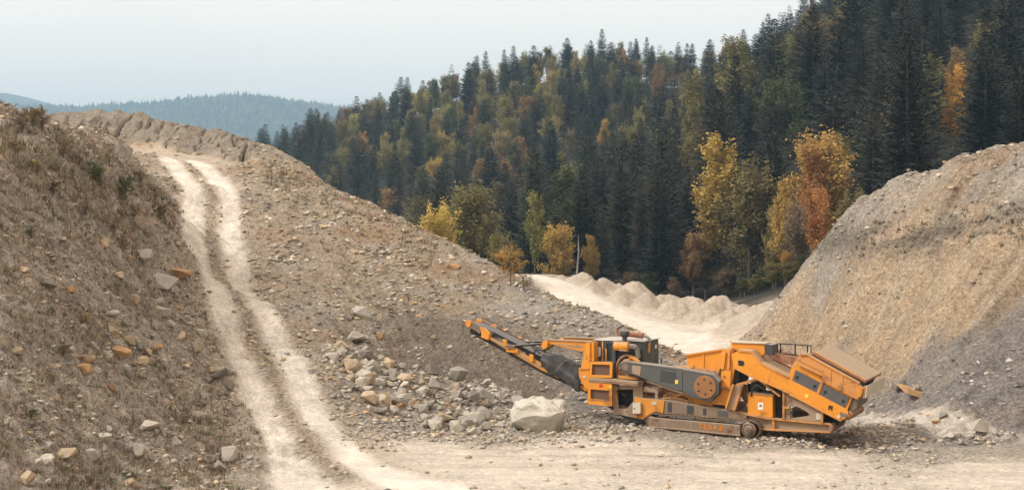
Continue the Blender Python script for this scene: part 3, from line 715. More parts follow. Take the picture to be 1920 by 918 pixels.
# the big white boulder
def boulder():
    bm = bmesh.new()
    prof = [(-1.12, -0.1, 0.62), (-1.02, -0.55, 0.40), (-0.98, -0.5, 1.00), (-0.70, -0.82, 0.62), (-0.25, -0.98, 0.74), (0.22, -1.05, 0.70), (0.62, -0.98, 0.88), (0.78, -0.80, 0.80),
            (-0.86, -0.30, 0.22), (-0.45, -0.55, 0.10), (0.10, -0.62, -0.02), (0.42, -0.60, -0.08), (0.70, -0.45, 0.10), (1.05, 0.1, 0.55), (1.0, -0.2, 0.95), (0.98, 0.4, 1.10), (0.95, 0.3, 0.0),
            (-0.90, 0.2, 1.22), (-0.45, 0.0, 1.34), (-0.1, 0.4, 1.36), (0.45, 0.1, 1.30), (0.75, 0.3, 1.24), (-1.0, 0.5, 0.1), (-0.6, 0.85, 0.9), (0.5, 0.85, 0.9), (-0.5, 0.8, 0.0), (0.5, 0.8, 0.0), (0.05, -0.45, 1.10), (-0.6, -0.5, 1.12)]
    for p in prof: bm.verts.new(p)
    res = bmesh.ops.convex_hull(bm, input=list(bm.verts))
    bmesh.ops.subdivide_edges(bm, edges=list(bm.edges), cuts=5, use_grid_fill=True)
    bmesh.ops.triangulate(bm, faces=list(bm.faces))
    bm.normal_update()
    disp = []
    for v in bm.verts:
        c = v.co
        cell = mnoise.cell_vector(c * 2.1 + Vector((3, 1, 7)))
        vo = mnoise.voronoi(c * 1.9)[0]
        d = 0.05 * (vo[1] - vo[0]) + 0.035 * mnoise.fractal(c * 2.6, 1.0, 2.0, 4) - 0.015
        if c.z > 0.9: d += 0.17 * abs(mnoise.noise(c * 2.3)) * 1.6 - 0.10
        disp.append(v.normal * d)
    for v, d in zip(bm.verts, disp): v.co += d
    me = bpy.data.meshes.new('boulder'); bm.to_mesh(me); bm.free()
    return me
bx, by, _ = pt(1009, 800, 52.6)
o = link('boulder', boulder(), BOULDM)
o.location = (bx, by + 0.5, ground_z(bx, by + 0.5) - 0.06); o.rotation_euler = (0, 0.05, 0.1); o.color = (1.32, 1.36, 1.42, 1)
o.scale = (1.0, 0.95, 0.98)
props(o, 'huge white angular boulder standing on the yard left of the crusher', 'boulder')

# rubble too small to count
def rubble():
    rs = np.random.RandomState(3)
    n = 85000
    u = rs.uniform(-0.375, 0.375, n); y = np.exp(rs.uniform(math.log(36), math.log(118), n)); x = u * y
    z, w, du, ins, _ = terrain(x, y)
    gi_ = CATS.index
    dens = 0.55 * w[gi_('S')] + 0.75 * w[gi_('M')] + 0.5 * w[gi_('T')] + 0.5 * w[gi_('K')] + 0.3 * w[gi_('G')] + 0.10 * w[gi_('O')] + 0.12 * w[gi_('C')] + 0.25 * ins + 0.35 * w[gi_('B')]
    dens *= (1 - 0.7 * sstep(13, 16, x)) * (1 - du) * (0.35 + 1.3 * sstep(-0.2, 0.35, fbm(x * 0.4, y * 0.4, 3)))
    xh, yh = x, y
    keep = rs.rand(n) < dens
    x, y, z = x[keep], y[keep], z[keep]; w = w[:, keep]
    # gravel under and around the machine and the heap
    ex, ey = [], []
    for (p0, p1, Y0, Y1, m) in ((620, 1000, 50, 62, 3800), (1060, 1250, 52, 59, 1200), (1400, 1720, 49.5, 56, 2200), (1000, 1200, 49, 53, 250), (640, 760, 47, 52, 300), (1700, 1900, 50.5, 53, 500)):
        yy = rs.uniform(Y0, Y1, m); ex.append((rs.uniform(p0, p1, m) - CX) / FPX * yy); ey.append(yy)
    ex = np.concatenate(ex); ey = np.concatenate(ey); ez, ew, _, _, _ = terrain(ex, ey)
    x = np.concatenate([x, ex]); y = np.concatenate([y, ey]); z = np.concatenate([z, ez])
    n = len(x)
    size = (0.028 + 0.13 * rs.rand(n) ** 3.5) * np.clip(y / 52, 0.8, 1.6)
    protos = []
    for i in range(8):
        bm = bmesh.new(); rnd = random.Random(i)
        for k in range(8):
            v = Vector((rnd.gauss(0, 1), rnd.gauss(0, 1), rnd.gauss(0, 0.75))).normalized(); bm.verts.new((v.x, v.y, v.z * 0.65))
        bmesh.ops.convex_hull(bm, input=list(bm.verts))
        bm.verts.ensure_lookup_table(); bm.verts.index_update()
        V = np.array([v.co[:] for v in bm.verts]); F = np.array([[q.index for q in f.verts] for f in bm.faces]); bm.free()
        protos.append((V, F))
    Vs, Fs, Cs = [], [], []; off = 0
    pal = np.array([(0.33, 0.29, 0.24), (0.43, 0.38, 0.31), (0.26, 0.24, 0.22), (0.42, 0.33, 0.22), (0.42, 0.28, 0.15), (0.22, 0.21, 0.20)])
    which = rs.randint(0, 8, n)
    for k in range(8):
        idx = np.nonzero(which == k)[0]; m = len(idx); V, F = protos[k]
        a = rs.uniform(0, 6.28, m); ca_, sa_ = np.cos(a), np.sin(a); s = size[idx]
        P = V[None] * s[:, None, None] * np.stack([rs.uniform(0.8, 1.5, m), np.ones(m), rs.uniform(0.8, 1.3, m)], 1)[:, None, :]
        Q = np.empty_like(P)
        Q[..., 0] = P[..., 0] * ca_[:, None] - P[..., 1] * sa_[:, None] + x[idx][:, None]
        Q[..., 1] = P[..., 0] * sa_[:, None] + P[..., 1] * ca_[:, None] + y[idx][:, None]
        Q[..., 2] = P[..., 2] + (z[idx] + 0.25 * s)[:, None]
        Vs.append(Q.reshape(-1, 3)); Fs.append((F[None] + (off + np.arange(m) * len(V))[:, None, None]).reshape(-1, 3)); off += m * len(V)
        c = 1.25 * pal[rs.choice(6, m, p=[0.34, 0.32, 0.14, 0.15, 0.02, 0.03])] * rs.uniform(0.8, 1.15, m)[:, None]
        Cs.append(np.repeat(c, len(V), 0))
    V = np.concatenate(Vs); me = np_mesh('rubble', V, np.concatenate(Fs))
    at = me.color_attributes.new('tint', 'FLOAT_COLOR', 'POINT')
    C = np.concatenate(Cs); at.data.foreach_set('color', np.concatenate([C, np.ones((len(C), 1))], 1).astype(np.float32).ravel())
    m, nt, b = newmat('loose_stone'); an = N(nt, 'ShaderNodeAttribute'); an.attribute_name = 'tint'
    nt.links.new(an.outputs['Color'], b.inputs['Base Color']); b.inputs['Roughness'].default_value = 0.95
    b.inputs['Specular IOR Level'].default_value = 0.15
    o = link('rubble', me, m)
    props(o, 'loose small stones and gravel strewn over slopes and yard', 'gravel', kind='stuff')
rubble()

# ------------------------------------------------------------------ dry grass and weeds
def grass():
    rs = np.random.RandomState(11)
    n = 60000
    u = rs.uniform(-0.375, 0.375, n); y = np.exp(rs.uniform(math.log(34.5), math.log(112), n)); x = u * y
    z, w, du, ins, _ = terrain(x, y); gi_ = CATS.index
    px = CX + x / y * FPX; py = CY - (z - CAM_H) / y * FPX
    band = np.exp(-((py - (360 + (px - 150) * 0.55)) / 75) ** 2) * (px < 350) * 0.6          # tall weeds under the hill's brow
    brow = np.exp(-((py - (370 + (px - 600) * 0.47)) / 26) ** 2) * (px > 500) * (px < 820) * 0.9
    dens = w[gi_('S')] * (0.40 + band + 0.5 * sstep(0, 0.3, fbm(x * 0.35 + 5, y * 0.35, 3))) + 0.10 * w[gi_('T')] + 0.75 * brow * w[gi_('T')]
    mound = np.exp(-((z - (7.5 + 0.16 * (x - 20))) / 0.8) ** 2) * (x > 15) * (y < 100)
    dens += mound * sstep(-0.35, 0.1, fbm(x * 0.5 + 3, y * 0.5, 3)) * 0.9 + 0.015 * (x > 15) * (y < 100) * (z > 3)
    dens *= (1 - np.clip(du * 2, 0, 1)) * (1 - sstep(0.15, 0.4, w[gi_('F')] + w[gi_('G')]))
    keep = rs.rand(n) < dens
    x, y, z = x[keep], y[keep], z[keep]; bd = (band + brow)[keep]; rightm = (px > 1450)[keep]
    nb = 11; m = len(x)
    h = (0.09 + 0.15 * rs.rand(m)) * (1 + 1.3 * bd * np.where(x > -16, 0.15, 1)) * np.where(rightm, 1.0, 1)
    az = rs.uniform(0, 6.28, (m, nb)); ln = rs.uniform(0.25, 1.2, (m, nb)); hh = h[:, None] * rs.uniform(0.5, 1.15, (m, nb))
    rad = rs.uniform(0, 0.16, (m, nb)) * (1 + bd)[:, None]; a2 = rs.uniform(0, 6.28, (m, nb))
    bx_ = x[:, None] + rad * np.cos(a2); by_ = y[:, None] + rad * np.sin(a2); bz_ = z[:, None] - 0.03 + 0 * rad
    wv = 0.016 * (y / 45)[:, None]
    p0 = np.stack([bx_ - wv * np.sin(az), by_ + wv * np.cos(az), bz_], -1); p1 = np.stack([bx_ + wv * np.sin(az), by_ - wv * np.cos(az), bz_], -1)
    p2 = np.stack([bx_ + ln * hh * np.cos(az), by_ + ln * hh * np.sin(az), bz_ + hh], -1)
    V = np.stack([p0, p1, p2], 2).reshape(-1, 3); F = np.arange(len(V)).reshape(-1, 3)
    me = np_mesh('dry_grass', V, F)
    pal = np.array([(0.27, 0.195, 0.125), (0.36, 0.29, 0.20), (0.19, 0.135, 0.09), (0.27, 0.245, 0.19), (0.13, 0.15, 0.06)])
    c = pal[rs.choice(5, m, p=[0.30, 0.22, 0.2, 0.18, 0.10])] * rs.uniform(0.75, 1.15, m)[:, None]
    c = np.where(rightm[:, None], np.array([[0.105, 0.10, 0.065]]) * rs.uniform(0.7, 1.4, m)[:, None], c)
    C = np.repeat(c, nb * 3, 0)
    at = me.color_attributes.new('tint', 'FLOAT_COLOR', 'POINT'); at.data.foreach_set('color', np.concatenate([C, np.ones((len(C), 1))], 1).astype(np.float32).ravel())
    mm, nt, b = newmat('dry_grass'); an = N(nt, 'ShaderNodeAttribute'); an.attribute_name = 'tint'
    nt.links.new(an.outputs['Color'], b.inputs['Base Color']); b.inputs['Roughness'].default_value = 0.8
    b.inputs['Specular IOR Level'].default_value = 0.15
    o = link('dry_grass', me, mm)
    props(o, 'dry brown grass and weeds over the slopes', 'grass', kind='stuff')
grass()

# ------------------------------------------------------------------ plants and trees
def tinted(me, vals, per):
    at = me.attributes.new('tint', 'FLOAT', 'POINT')
    at.data.foreach_set('value', np.repeat(np.clip(vals, 0, 1), per).astype(np.float32))

def limb(bm, pts, radii, seg=6):
    rings = []
    for i, (p, r) in enumerate(zip(pts, radii)):
        p = Vector(p)
        d = (Vector(pts[min(i + 1, len(pts) - 1)]) - Vector(pts[max(i - 1, 0)])).normalized()
        a = d.orthogonal().normalized(); b = d.cross(a)
        rings.append([bm.verts.new(p + r * (math.cos(k * 2 * math.pi / seg) * a + math.sin(k * 2 * math.pi / seg) * b)) for k in range(seg)])
    for r0, r1 in zip(rings[:-1], rings[1:]):
        for k in range(seg): bm.faces.new((r0[k], r0[(k + 1) % seg], r1[(k + 1) % seg], r1[k]))
    bm.faces.new(rings[-1])

def bm_mesh(name, bm, mat, smooth=False):
    me = bpy.data.meshes.new(name); bm.normal_update(); bm.to_mesh(me); bm.free(); me.materials.append(mat)
    if smooth: me.polygons.foreach_set('use_smooth', np.ones(len(me.polygons), bool))
    return me

def fir_meshes(seed, H=20.0, whorls=46, Rb=3.4, bare=0.1, sparse=0.0, lod=1.0):
    rs = np.random.RandomState(seed)
    V, tn = [], []
    for i in range(int(whorls * lod)):
        t = (i + rs.uniform(-0.3, 0.3)) / (whorls * lod - 1); t = min(max(t, 0), 1)
        z0 = H * (bare + (0.985 - bare) * t)
        L = (Rb * (1 - t) ** 0.68 * min(1, 0.55 + 2.2 * t) + 0.22) * rs.uniform(0.85, 1.15)
        nb = rs.randint(6, 9) if t < 0.85 else 5
        ph = rs.uniform(0, 6.28)
        for b in range(nb):
            if rs.rand() < sparse: continue
            az = ph + b * 6.283 / nb + rs.uniform(-0.3, 0.3); l = L * rs.uniform(0.62, 1.18)
            dx, dy = math.cos(az), math.sin(az)
            el = -0.28 + 0.75 * t + rs.uniform(-0.1, 0.1)
            k = max(3, int(l * 3.3 * lod ** 0.5))
            for s in range(k):
                f = (s + 0.7) / k
                r = l * f; zz = z0 + r * el + 0.10 * r * f - 0.05 * l * math.sin(3.1 * f)
                wd = (0.28 + 0.42 * l * (1 - f) * 0.55)
                for sg in (-1, 1):
                    sl = wd * rs.uniform(0.8, 1.4); aa = az + sg * rs.uniform(0.5, 1.05)
                    bx_, by_ = dx * r, dy * r
                    ex, ey, ez = bx_ + sl * math.cos(aa), by_ + sl * math.sin(aa), zz - sl * rs.uniform(0.12, 0.55)
                    hw = rs.uniform(0.10, 0.20) + 0.05 * l * 0.3
                    V += [(bx_ - dx * hw, by_ - dy * hw, zz), (bx_ + dx * hw, by_ + dy * hw, zz + 0.04), (ex, ey, ez)]
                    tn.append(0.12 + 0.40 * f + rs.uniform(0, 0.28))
            # tip
            V += [(dx * l * 0.8 - dy * 0.16, dy * l * 0.8 + dx * 0.16, z0 + l * 0.8 * el), (dx * l * 0.8 + dy * 0.16, dy * l * 0.8 - dx * 0.16, z0 + l * 0.8 * el), (dx * l * 1.12, dy * l * 1.12, z0 + l * 1.1 * el)]
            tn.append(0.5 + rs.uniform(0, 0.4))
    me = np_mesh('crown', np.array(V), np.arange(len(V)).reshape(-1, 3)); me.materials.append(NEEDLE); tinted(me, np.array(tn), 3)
    bm = bmesh.new(); limb(bm, [(0, 0, -1.5), (0.03, 0, H * 0.3), (0, 0.05, H * 0.7), (0, 0, H)], [0.30, 0.24, 0.13, 0.02])
    return bm_mesh('trunk', bm, BARK), me

def leafy_meshes(seed, H=16.0, W=4.2, trunk_h=0.18, clumps=95, leaves=120, lsize=0.21, shape='round', bark=None):
    rs = np.random.RandomState(seed); rnd = random.Random(seed)
    cents = []
    lobes = [(rnd.uniform(-0.35, 0.35) * W, rnd.uniform(-0.35, 0.35) * W, H * rnd.uniform(0.35, 0.8), W * rnd.uniform(0.35, 0.6)) for _ in range(7)]
    lobes.append((0, 0, H * 0.86, W * 0.34))
    while len(cents) < clumps:
        lx, ly, lz, lr = rnd.choice(lobes)
        d = Vector((rnd.gauss(0, 1), rnd.gauss(0, 1), rnd.gauss(0, 1))).normalized() * lr * rnd.uniform(0.45, 1.05)
        p = Vector((lx, ly, lz)) + Vector((d.x, d.y, d.z * 1.35))
        if p.z < H * trunk_h or p.z > H: continue
        tt = p.z / H
        lim = W * (1.25 * math.sin(min(1, tt * 1.15) * math.pi) ** 0.6 if shape == 'round' else 1.15 * (1 - tt) ** 0.6 + 0.12)
        if math.hypot(p.x, p.y) > lim: continue
        cents.append(p)
    C = np.array([c[:] for c in cents]); m = clumps * leaves
    cr = rs.uniform(0.5, 1.0, clumps) * W * 0.17
    dirs = C - np.stack([0 * C[:, 0], 0 * C[:, 1], np.maximum(C[:, 2] * 0.72 - 0.04 * H, 0)], 1)
    dirs = dirs / (np.linalg.norm(dirs, axis=1)[:, None] + 1e-6) + rs.normal(0, 0.25, C.shape)
    off = rs.normal(0, 1, (clumps, leaves, 3)) * cr[:, None, None] * np.array([0.62, 0.62, 0.5])
    off += dirs[:, None] * (np.clip(rs.normal(0.15, 1, (clumps, leaves, 1)), -1.6, 1.7) * cr[:, None, None] * 1.35)
    P = (C[:, None] + off).reshape(-1, 3)
    a = rs.normal(0, 1, (m, 3)); a /= np.linalg.norm(a, axis=1)[:, None]; a[:, 2] *= 0.6
    b = np.cross(a, rs.normal(0, 1, (m, 3))); b /= np.linalg.norm(b, axis=1)[:, None] + 1e-6
    s = lsize * rs.uniform(0.6, 1.3, m)[:, None]
    V = np.stack([P - a * s, P + b * s * 0.55, P + a * s, P - b * s * 0.55], 1).reshape(-1, 3)
    me = np_mesh('crown', V, np.arange(len(V)).reshape(-1, 4)); me.materials.append(LEAFM)
    tn = np.repeat(rs.uniform(0.15, 0.75, clumps), leaves) + rs.uniform(-0.15, 0.25, m)
    tinted(me, tn, 4)
    bm = bmesh.new()
    fork = H * trunk_h * 1.2
    limb(bm, [(0, 0, -1.0), (0.05, 0, fork), (0.1, 0.05, H * 0.6), (0, 0, H * 0.9)], [0.018 * H, 0.013 * H, 0.007 * H, 0.02], 7)
    for c in rnd.sample(cents, min(16, len(cents))):
        z0 = max(fork, c.z * rnd.uniform(0.5, 0.75)); m1 = Vector((c.x * 0.45, c.y * 0.45, (z0 + c.z) / 2 + 0.15))
        limb(bm, [(0.06, 0.02, z0), m1, c], [0.0055 * H, 0.0035 * H, 0.012], 4)
    return bm_mesh('trunk', bm, bark or BARK), me

FIRS = [fir_meshes(1, 20, 44, 4.2), fir_meshes(2, 22, 48, 3.9, 0.05), fir_meshes(3, 19, 40, 4.8, 0.10), fir_meshes(4, 21, 44, 3.4, 0.18, 0.12), fir_meshes(5, 20, 42, 4.3, 0.22, 0.15)]
FIRS += [fir_meshes(6, 20, 46, 3.6, 0.08, 0.05), fir_meshes(7, 18, 38, 4.6, 0.06, 0.1), fir_meshes(8, 21, 40, 3.9, 0.3, 0.3)]
FIRH = [20, 22, 19, 21, 20, 20, 18, 21]
LEAFY = [leafy_meshes(11, 16, 4.4), leafy_meshes(12, 17, 3.6, 0.12, 105, 120, 0.21, 'tall'), leafy_meshes(13, 15, 4.8, 0.14, 110, 120), leafy_meshes(14, 18, 3.9, 0.1, 115, 115, 0.21, 'tall'), leafy_meshes(15, 16, 5.0, 0.15, 80, 130, 0.22), leafy_meshes(16, 17, 3.2, 0.1, 80, 120, 0.2, 'tall')]
LEAFH = [16, 17, 15, 18, 16, 17]
SHRUBS = [leafy_meshes(31, 3.0, 1.1, 0.08, 34, 44, 0.07), leafy_meshes(32, 2.6, 1.0, 0.1, 30, 30, 0.06)]
FIRCOL = [(0.034, 0.042, 0.026), (0.024, 0.031, 0.024), (0.048, 0.053, 0.027), (0.021, 0.025, 0.018), (0.055, 0.047, 0.028)]
FIRWORD = ['dark green', 'blue-green', 'mossy green', 'blackish', 'brownish']
LCOL = {'amber': (0.37, 0.25, 0.07), 'gold': (0.45, 0.305, 0.09), 'orange': (0.44, 0.235, 0.065), 'olive': (0.20, 0.175, 0.06), 'rust': (0.28, 0.17, 0.075), 'lime': (0.25, 0.22, 0.08), 'green': (0.085, 0.10, 0.04), 'tan': (0.32, 0.245, 0.11), 'brown': (0.22, 0.16, 0.095)}
tr = random.Random(77)
TREES = []
def plant(kind, x, y, h, col, label, group=None, var=None, wide=1.0, name=None, cat='tree'):
    lib, hs = (FIRS, FIRH) if kind == 'fir' else ((LEAFY, LEAFH) if kind == 'leafy' else (SHRUBS, [3.0, 2.6]))
    v = tr.randrange(len(lib)) if var is None else var
    s = h / hs[v]
    e = empty(name or ('fir_tree' if kind == 'fir' else 'broadleaf_tree'))
    e.location = (x, y, ground_z(x, y) - 0.15 * min(1, s))
    e.rotation_euler = (tr.uniform(-0.02, 0.02), tr.uniform(-0.02, 0.02), tr.uniform(0, 6.28))
    e.scale = (s * wide, s * wide, s)
    props(e, label, cat, group)
    t = link('trunk' if cat == 'tree' else 'stem', lib[v][0], parent=e); c = link('crown' if cat == 'tree' else 'foliage', lib[v][1], parent=e)
    j = tr.uniform(0.85, 1.15)
    c.color = (col[0] * j, col[1] * j, col[2] * j, 1)
    return e
def plant_at(kind, px, py_top, py_base, Y, col, label, **kw):
    h = (py_base - py_top) / FPX * Y
    x = (px - CX) / FPX * Y
    gz_ = ground_z(x, Y); top = CAM_H - (py_top - CY) / FPX * Y
    e = plant(kind, x, Y, (1.07 if kind == 'leafy' else 1.0) * max(top - gz_, 0.5 * h, 1.0), col, label, **kw)
    e.scale[0] = e.scale[1] = e.scale[2] * kw.get('wide', 1.0) if top - gz_ <= 1.6 * h else e.scale[0] * (h / (top - gz_)) * 1.4
    TREES.append((x, Y, 2.2))
    return e

HERO = [
 ('leafy',1345,268,520,186,'amber','tall autumn tree with rusty orange top left of the big olive tree',1,1.05),
 ('leafy',1405,300,560,180,'olive','big olive-green and gold tree standing behind the spoil heaps',2,1.0),
 ('leafy',1300,430,540,183,'rust','rust-tinged low tree at the left foot of the big olive tree',0,1.0),
 ('leafy',1548,236,440,170,'gold','bright golden orange tree above the crest of the right-hand mound',0,0.95),
 ('leafy',1575,262,420,176,'lime','yellow-green tree close behind the bright golden orange tree',1,0.8),
 ('leafy',1522,292,450,168,'orange','narrow orange tree between the slim yellow and bright golden trees',3,0.75),
 ('leafy',1450,395,540,176,'tan','narrow straw-coloured tree right beside the big olive tree',1,0.75),
 ('leafy',1472,345,520,172,'gold','slim yellow tree just left of the bright golden orange tree',3,0.75),
 ('leafy',1505,370,550,160,'brown','brown-leaved bushy tree at the lower end of the mound crest',2,0.8),
 ('leafy',1540,345,500,150,'orange','short orange tree in front of the golden tree behind the mound crest',0,0.8),
 ('leafy',1600,352,470,140,'olive','low olive-brown tree peeping over the mound crest',2,0.9),
 ('leafy',1475,470,575,158,'orange','small orange tree at the bottom of the mound crest by the spoil heaps',0,0.7),
 ('leafy',1792,132,330,200,'orange','lone orange-brown tree among dark firs above the mound at far right',1,0.9),
 ('leafy',820,378,460,170,'gold','yellow bushy tree behind the ridge left of the valley',2,1.2),
 ('leafy',888,338,480,185,'lime','yellow-green tree beside the yellow bushy tree behind the ridge',0,1.0),
 ('leafy',1003,368,500,200,'olive','olive-green tree rising left of the yellow tree by the dead trunk',1,0.8),
 ('leafy',1045,415,530,178,'gold','yellow rounded tree left of the bare dead trunk',0,0.95),
 ('leafy',1106,447,535,180,'gold','small yellow tree right of the bare dead trunk',3,0.9),
 ('leafy',940,432,500,180,'lime','low green-yellow tree just behind the ridge',2,1.1),
 ('leafy',1382,82,330,262,'lime','tall yellow-green tree breaking the skyline of the near hill',3,1.0),
 ('leafy',1300,142,330,275,'lime','pale lime tree high on the near hill left of the skyline tree',1,0.8),
 ('fir',1240,250,548,196,0,'broad dark fir with a bare grey lower trunk behind the spoil heaps',2,1.0),
 ('fir',1165,285,540,200,2,'tall dark fir left of the broad fir behind the spoil heaps',0,1.0),
 ('fir',1098,330,520,205,1,'wide dark fir rising above the dead trunk',2,1.15),
 ('fir',1205,330,545,190,4,'slender fir squeezed between the two big dark firs',3,0.8),
 ('fir',1290,310,550,200,3,'dark fir right of the broad fir with bare trunk',0,0.9),
 ('fir',1130,395,530,188,3,'shorter dark fir beside the small yellow tree',1,0.9),
 ('fir',960,335,500,215,1,'dark fir standing left of the olive-green tree',0,1.0),
 ('fir',920,380,490,200,2,'small dark fir just right of the yellow-green tree',1,0.9),
 ('fir',1640,212,380,170,0,'pointed fir right behind the brow of the right-hand mound',0,1.0),
 ('fir',1725,180,360,160,4,'fir with a bare pale trunk at the brow of the mound',3,1.0),
 ('fir',1690,190,360,185,1,'dark fir between the pointed fir and the bare-trunked fir',2,1.0),
 ('fir',1870,90,300,170,1,'dark fir right of the lone orange-brown tree',0,1.0),
 ('fir',1325,330,556,204,3,'blackish fir hidden behind the rusty-topped autumn tree',2,1.1),
 ('fir',1440,330,570,205,1,'dark fir filling the gap right of the big olive tree',2,1.1),
 ('fir',1375,380,560,212,3,'blackish low fir behind the big olive tree',2,1.3),
 ('fir',712,355,430,230,2,'small bushy fir showing just above the ridge line',2,1.0),
]
for k, px, a, b, Y, c, lab, var, wd in HERO:
    plant_at(k, px, a, b, Y, FIRCOL[c] if k == 'fir' else LCOL[c], lab, var=var, wide=wd)

# the small yellow birch on the ridge end
SPECIAL = [(957, 450, 532, 84, 'gold', 'small yellow birch bush on the end of the mid ridge', 0, 1.35, 'birch_bush'), (980, 500, 545, 82, 'brown', 'low brownish bush at the foot of the yellow birch', 1, 1.5, 'dry_bush')]
SH = [(62,196,240,56,'olive'),(78,190,250,57,'tan'),(40,215,250,55,'brown'),(172,292,345,60,'green'),(186,300,350,61,'olive'),(230,318,375,66,'green'),(238,330,385,67,'olive'),(262,310,350,71,'brown'),
      (120,250,300,58,'brown'),(150,270,320,60,'brown'),(205,268,315,64,'brown'),(70,290,330,53,'tan'),(290,335,385,76,'brown'),(28,250,300,51,'brown'),(100,330,370,52,'brown'),(300,372,415,74,'brown'),
      (250,372,415,64,'brown'),(215,400,440,58,'brown'),(160,368,405,55,'brown'),(230,430,470,58,'brown'),(60,420,450,47,'green'),(120,640,672,44,'brown'),(160,580,612,47,'tan'),(60,760,790,37,'green'),(250,770,800,42,'brown'),(210,890,915,37,'green'),(100,690,722,41,'brown'),
      (345,770,800,45,'brown')]
cn = {'olive': 'olive', 'tan': 'straw-coloured', 'brown': 'brown withered', 'green': 'dull green'}
SHL = ['on the skyline at the left edge', 'tallest on the brow at the left edge', 'left of the tallest brow shrub', 'half way along the weedy brow', 'just right of the dull green brow shrub', 'above the bend of the ramp', 'right of the shrub above the ramp bend', 'on the crest close to the ramp',
       'below the brow near the skyline shrubs', 'in the middle of the weedy brow', 'under the crest of the left hill', 'in the bare patch below the brow', 'at the edge of the ramp bank', 'at the very left edge below the brow', 'on the stony shelf below the brow', 'overhanging the ramp bank',
       'under the ramp-side shrubs', 'above the tan pointed stone', 'left of centre on the upper slope', 'casting shade over the tan pointed stone', 'among grey weeds on the left edge', 'left of the scattered broken stones', 'above the scattered broken stones', 'low on the far left slope', 'below the scattered broken stones', 'near the bottom of the left slope', 'left of the stone scatter low down', 'by the ramp verge near its foot']
for (px, a, b, Y, c, l, vr, wd, nm) in SPECIAL + [(*t, cn[t[4]] + ' shrub ' + l, None, 1.15, 'shrub') for t, l in zip(SH, SHL)]:
    ysr = np.linspace(Y * 0.75, Y * 1.35, 300); zz = terrain((px - CX) / FPX * ysr, ysr)[0]
    hit = np.nonzero(zz >= CAM_H - (b - CY) / FPX * ysr)[0]
    Yh = float(ysr[hit[0]]) if len(hit) else Y
    e = plant('shrub', (px - CX) / FPX * Yh, Yh, (b - a) / FPX * Yh, tuple(v * 1.1 for v in LCOL[c]), l, wide=wd, var=vr, name=nm, cat='bush' if nm != 'shrub' else 'shrub')

for i, px in enumerate((1262, 1295, 1322, 1362, 1388, 1420, 1448, 1470, 1140, 1180, 1215, 1030, 1075)):
    Yb = 176 + 3 * ((i * 7) % 4)
    plant('leafy', (px - CX) / FPX * Yb, Yb, 3.2 + 0.35 * (i % 4), LCOL['green'] if i % 3 else LCOL['brown'], 'low ' + ('dark green' if i % 3 else 'brown') + ' bush in the undergrowth behind the spoil heaps', group=('dark green' if i % 3 else 'brown') + ' undergrowth bushes', wide=1.7, name='undergrowth_bush', cat='bush')
for i, (px, Yb) in enumerate(((1415, 163), (1436, 158), (1455, 152), (1470, 160), (1486, 150), (1502, 157), (1396, 168))):
    plant('leafy', (px - CX) / FPX * Yb, Yb, 2.6 + 0.5 * (i % 3), LCOL['green'] if i % 2 else LCOL['olive'], 'low ' + ('green' if i % 2 else 'olive') + ' bush closing the gap between spoil heaps and right-hand mound', group=('green' if i % 2 else 'olive') + ' bushes by the mound', wide=1.8, name='undergrowth_bush', cat='bush')
# dead trunk
def snag():
    e = empty('dead_tree'); Y = 172; x = (1080 - CX) / FPX * Y; zb = ground_z(x, Y)
    e.location = (x, Y, zb - 0.3); h = CAM_H - (436 - CY) / FPX * Y - zb
    bm = bmesh.new(); limb(bm, [(0, 0, 0), (0.10, 0, h * 0.4), (0.32, 0, h * 0.75), (0.28, 0, h)], [0.17, 0.14, 0.10, 0.03], 7)
    link('trunk', bm_mesh('trunk', bm, BARKP), parent=e)
    bm = bmesh.new(); limb(bm, [(0.25, 0, h * 0.62), (0.6, -0.1, h * 0.7), (0.75, -0.1, h * 0.8)], [0.05, 0.035, 0.01], 5)
    link('branch', bm_mesh('branch', bm, BARKP), parent=e)
    props(e, 'bare pale dead trunk standing between two yellow trees', 'dead tree')
snag()

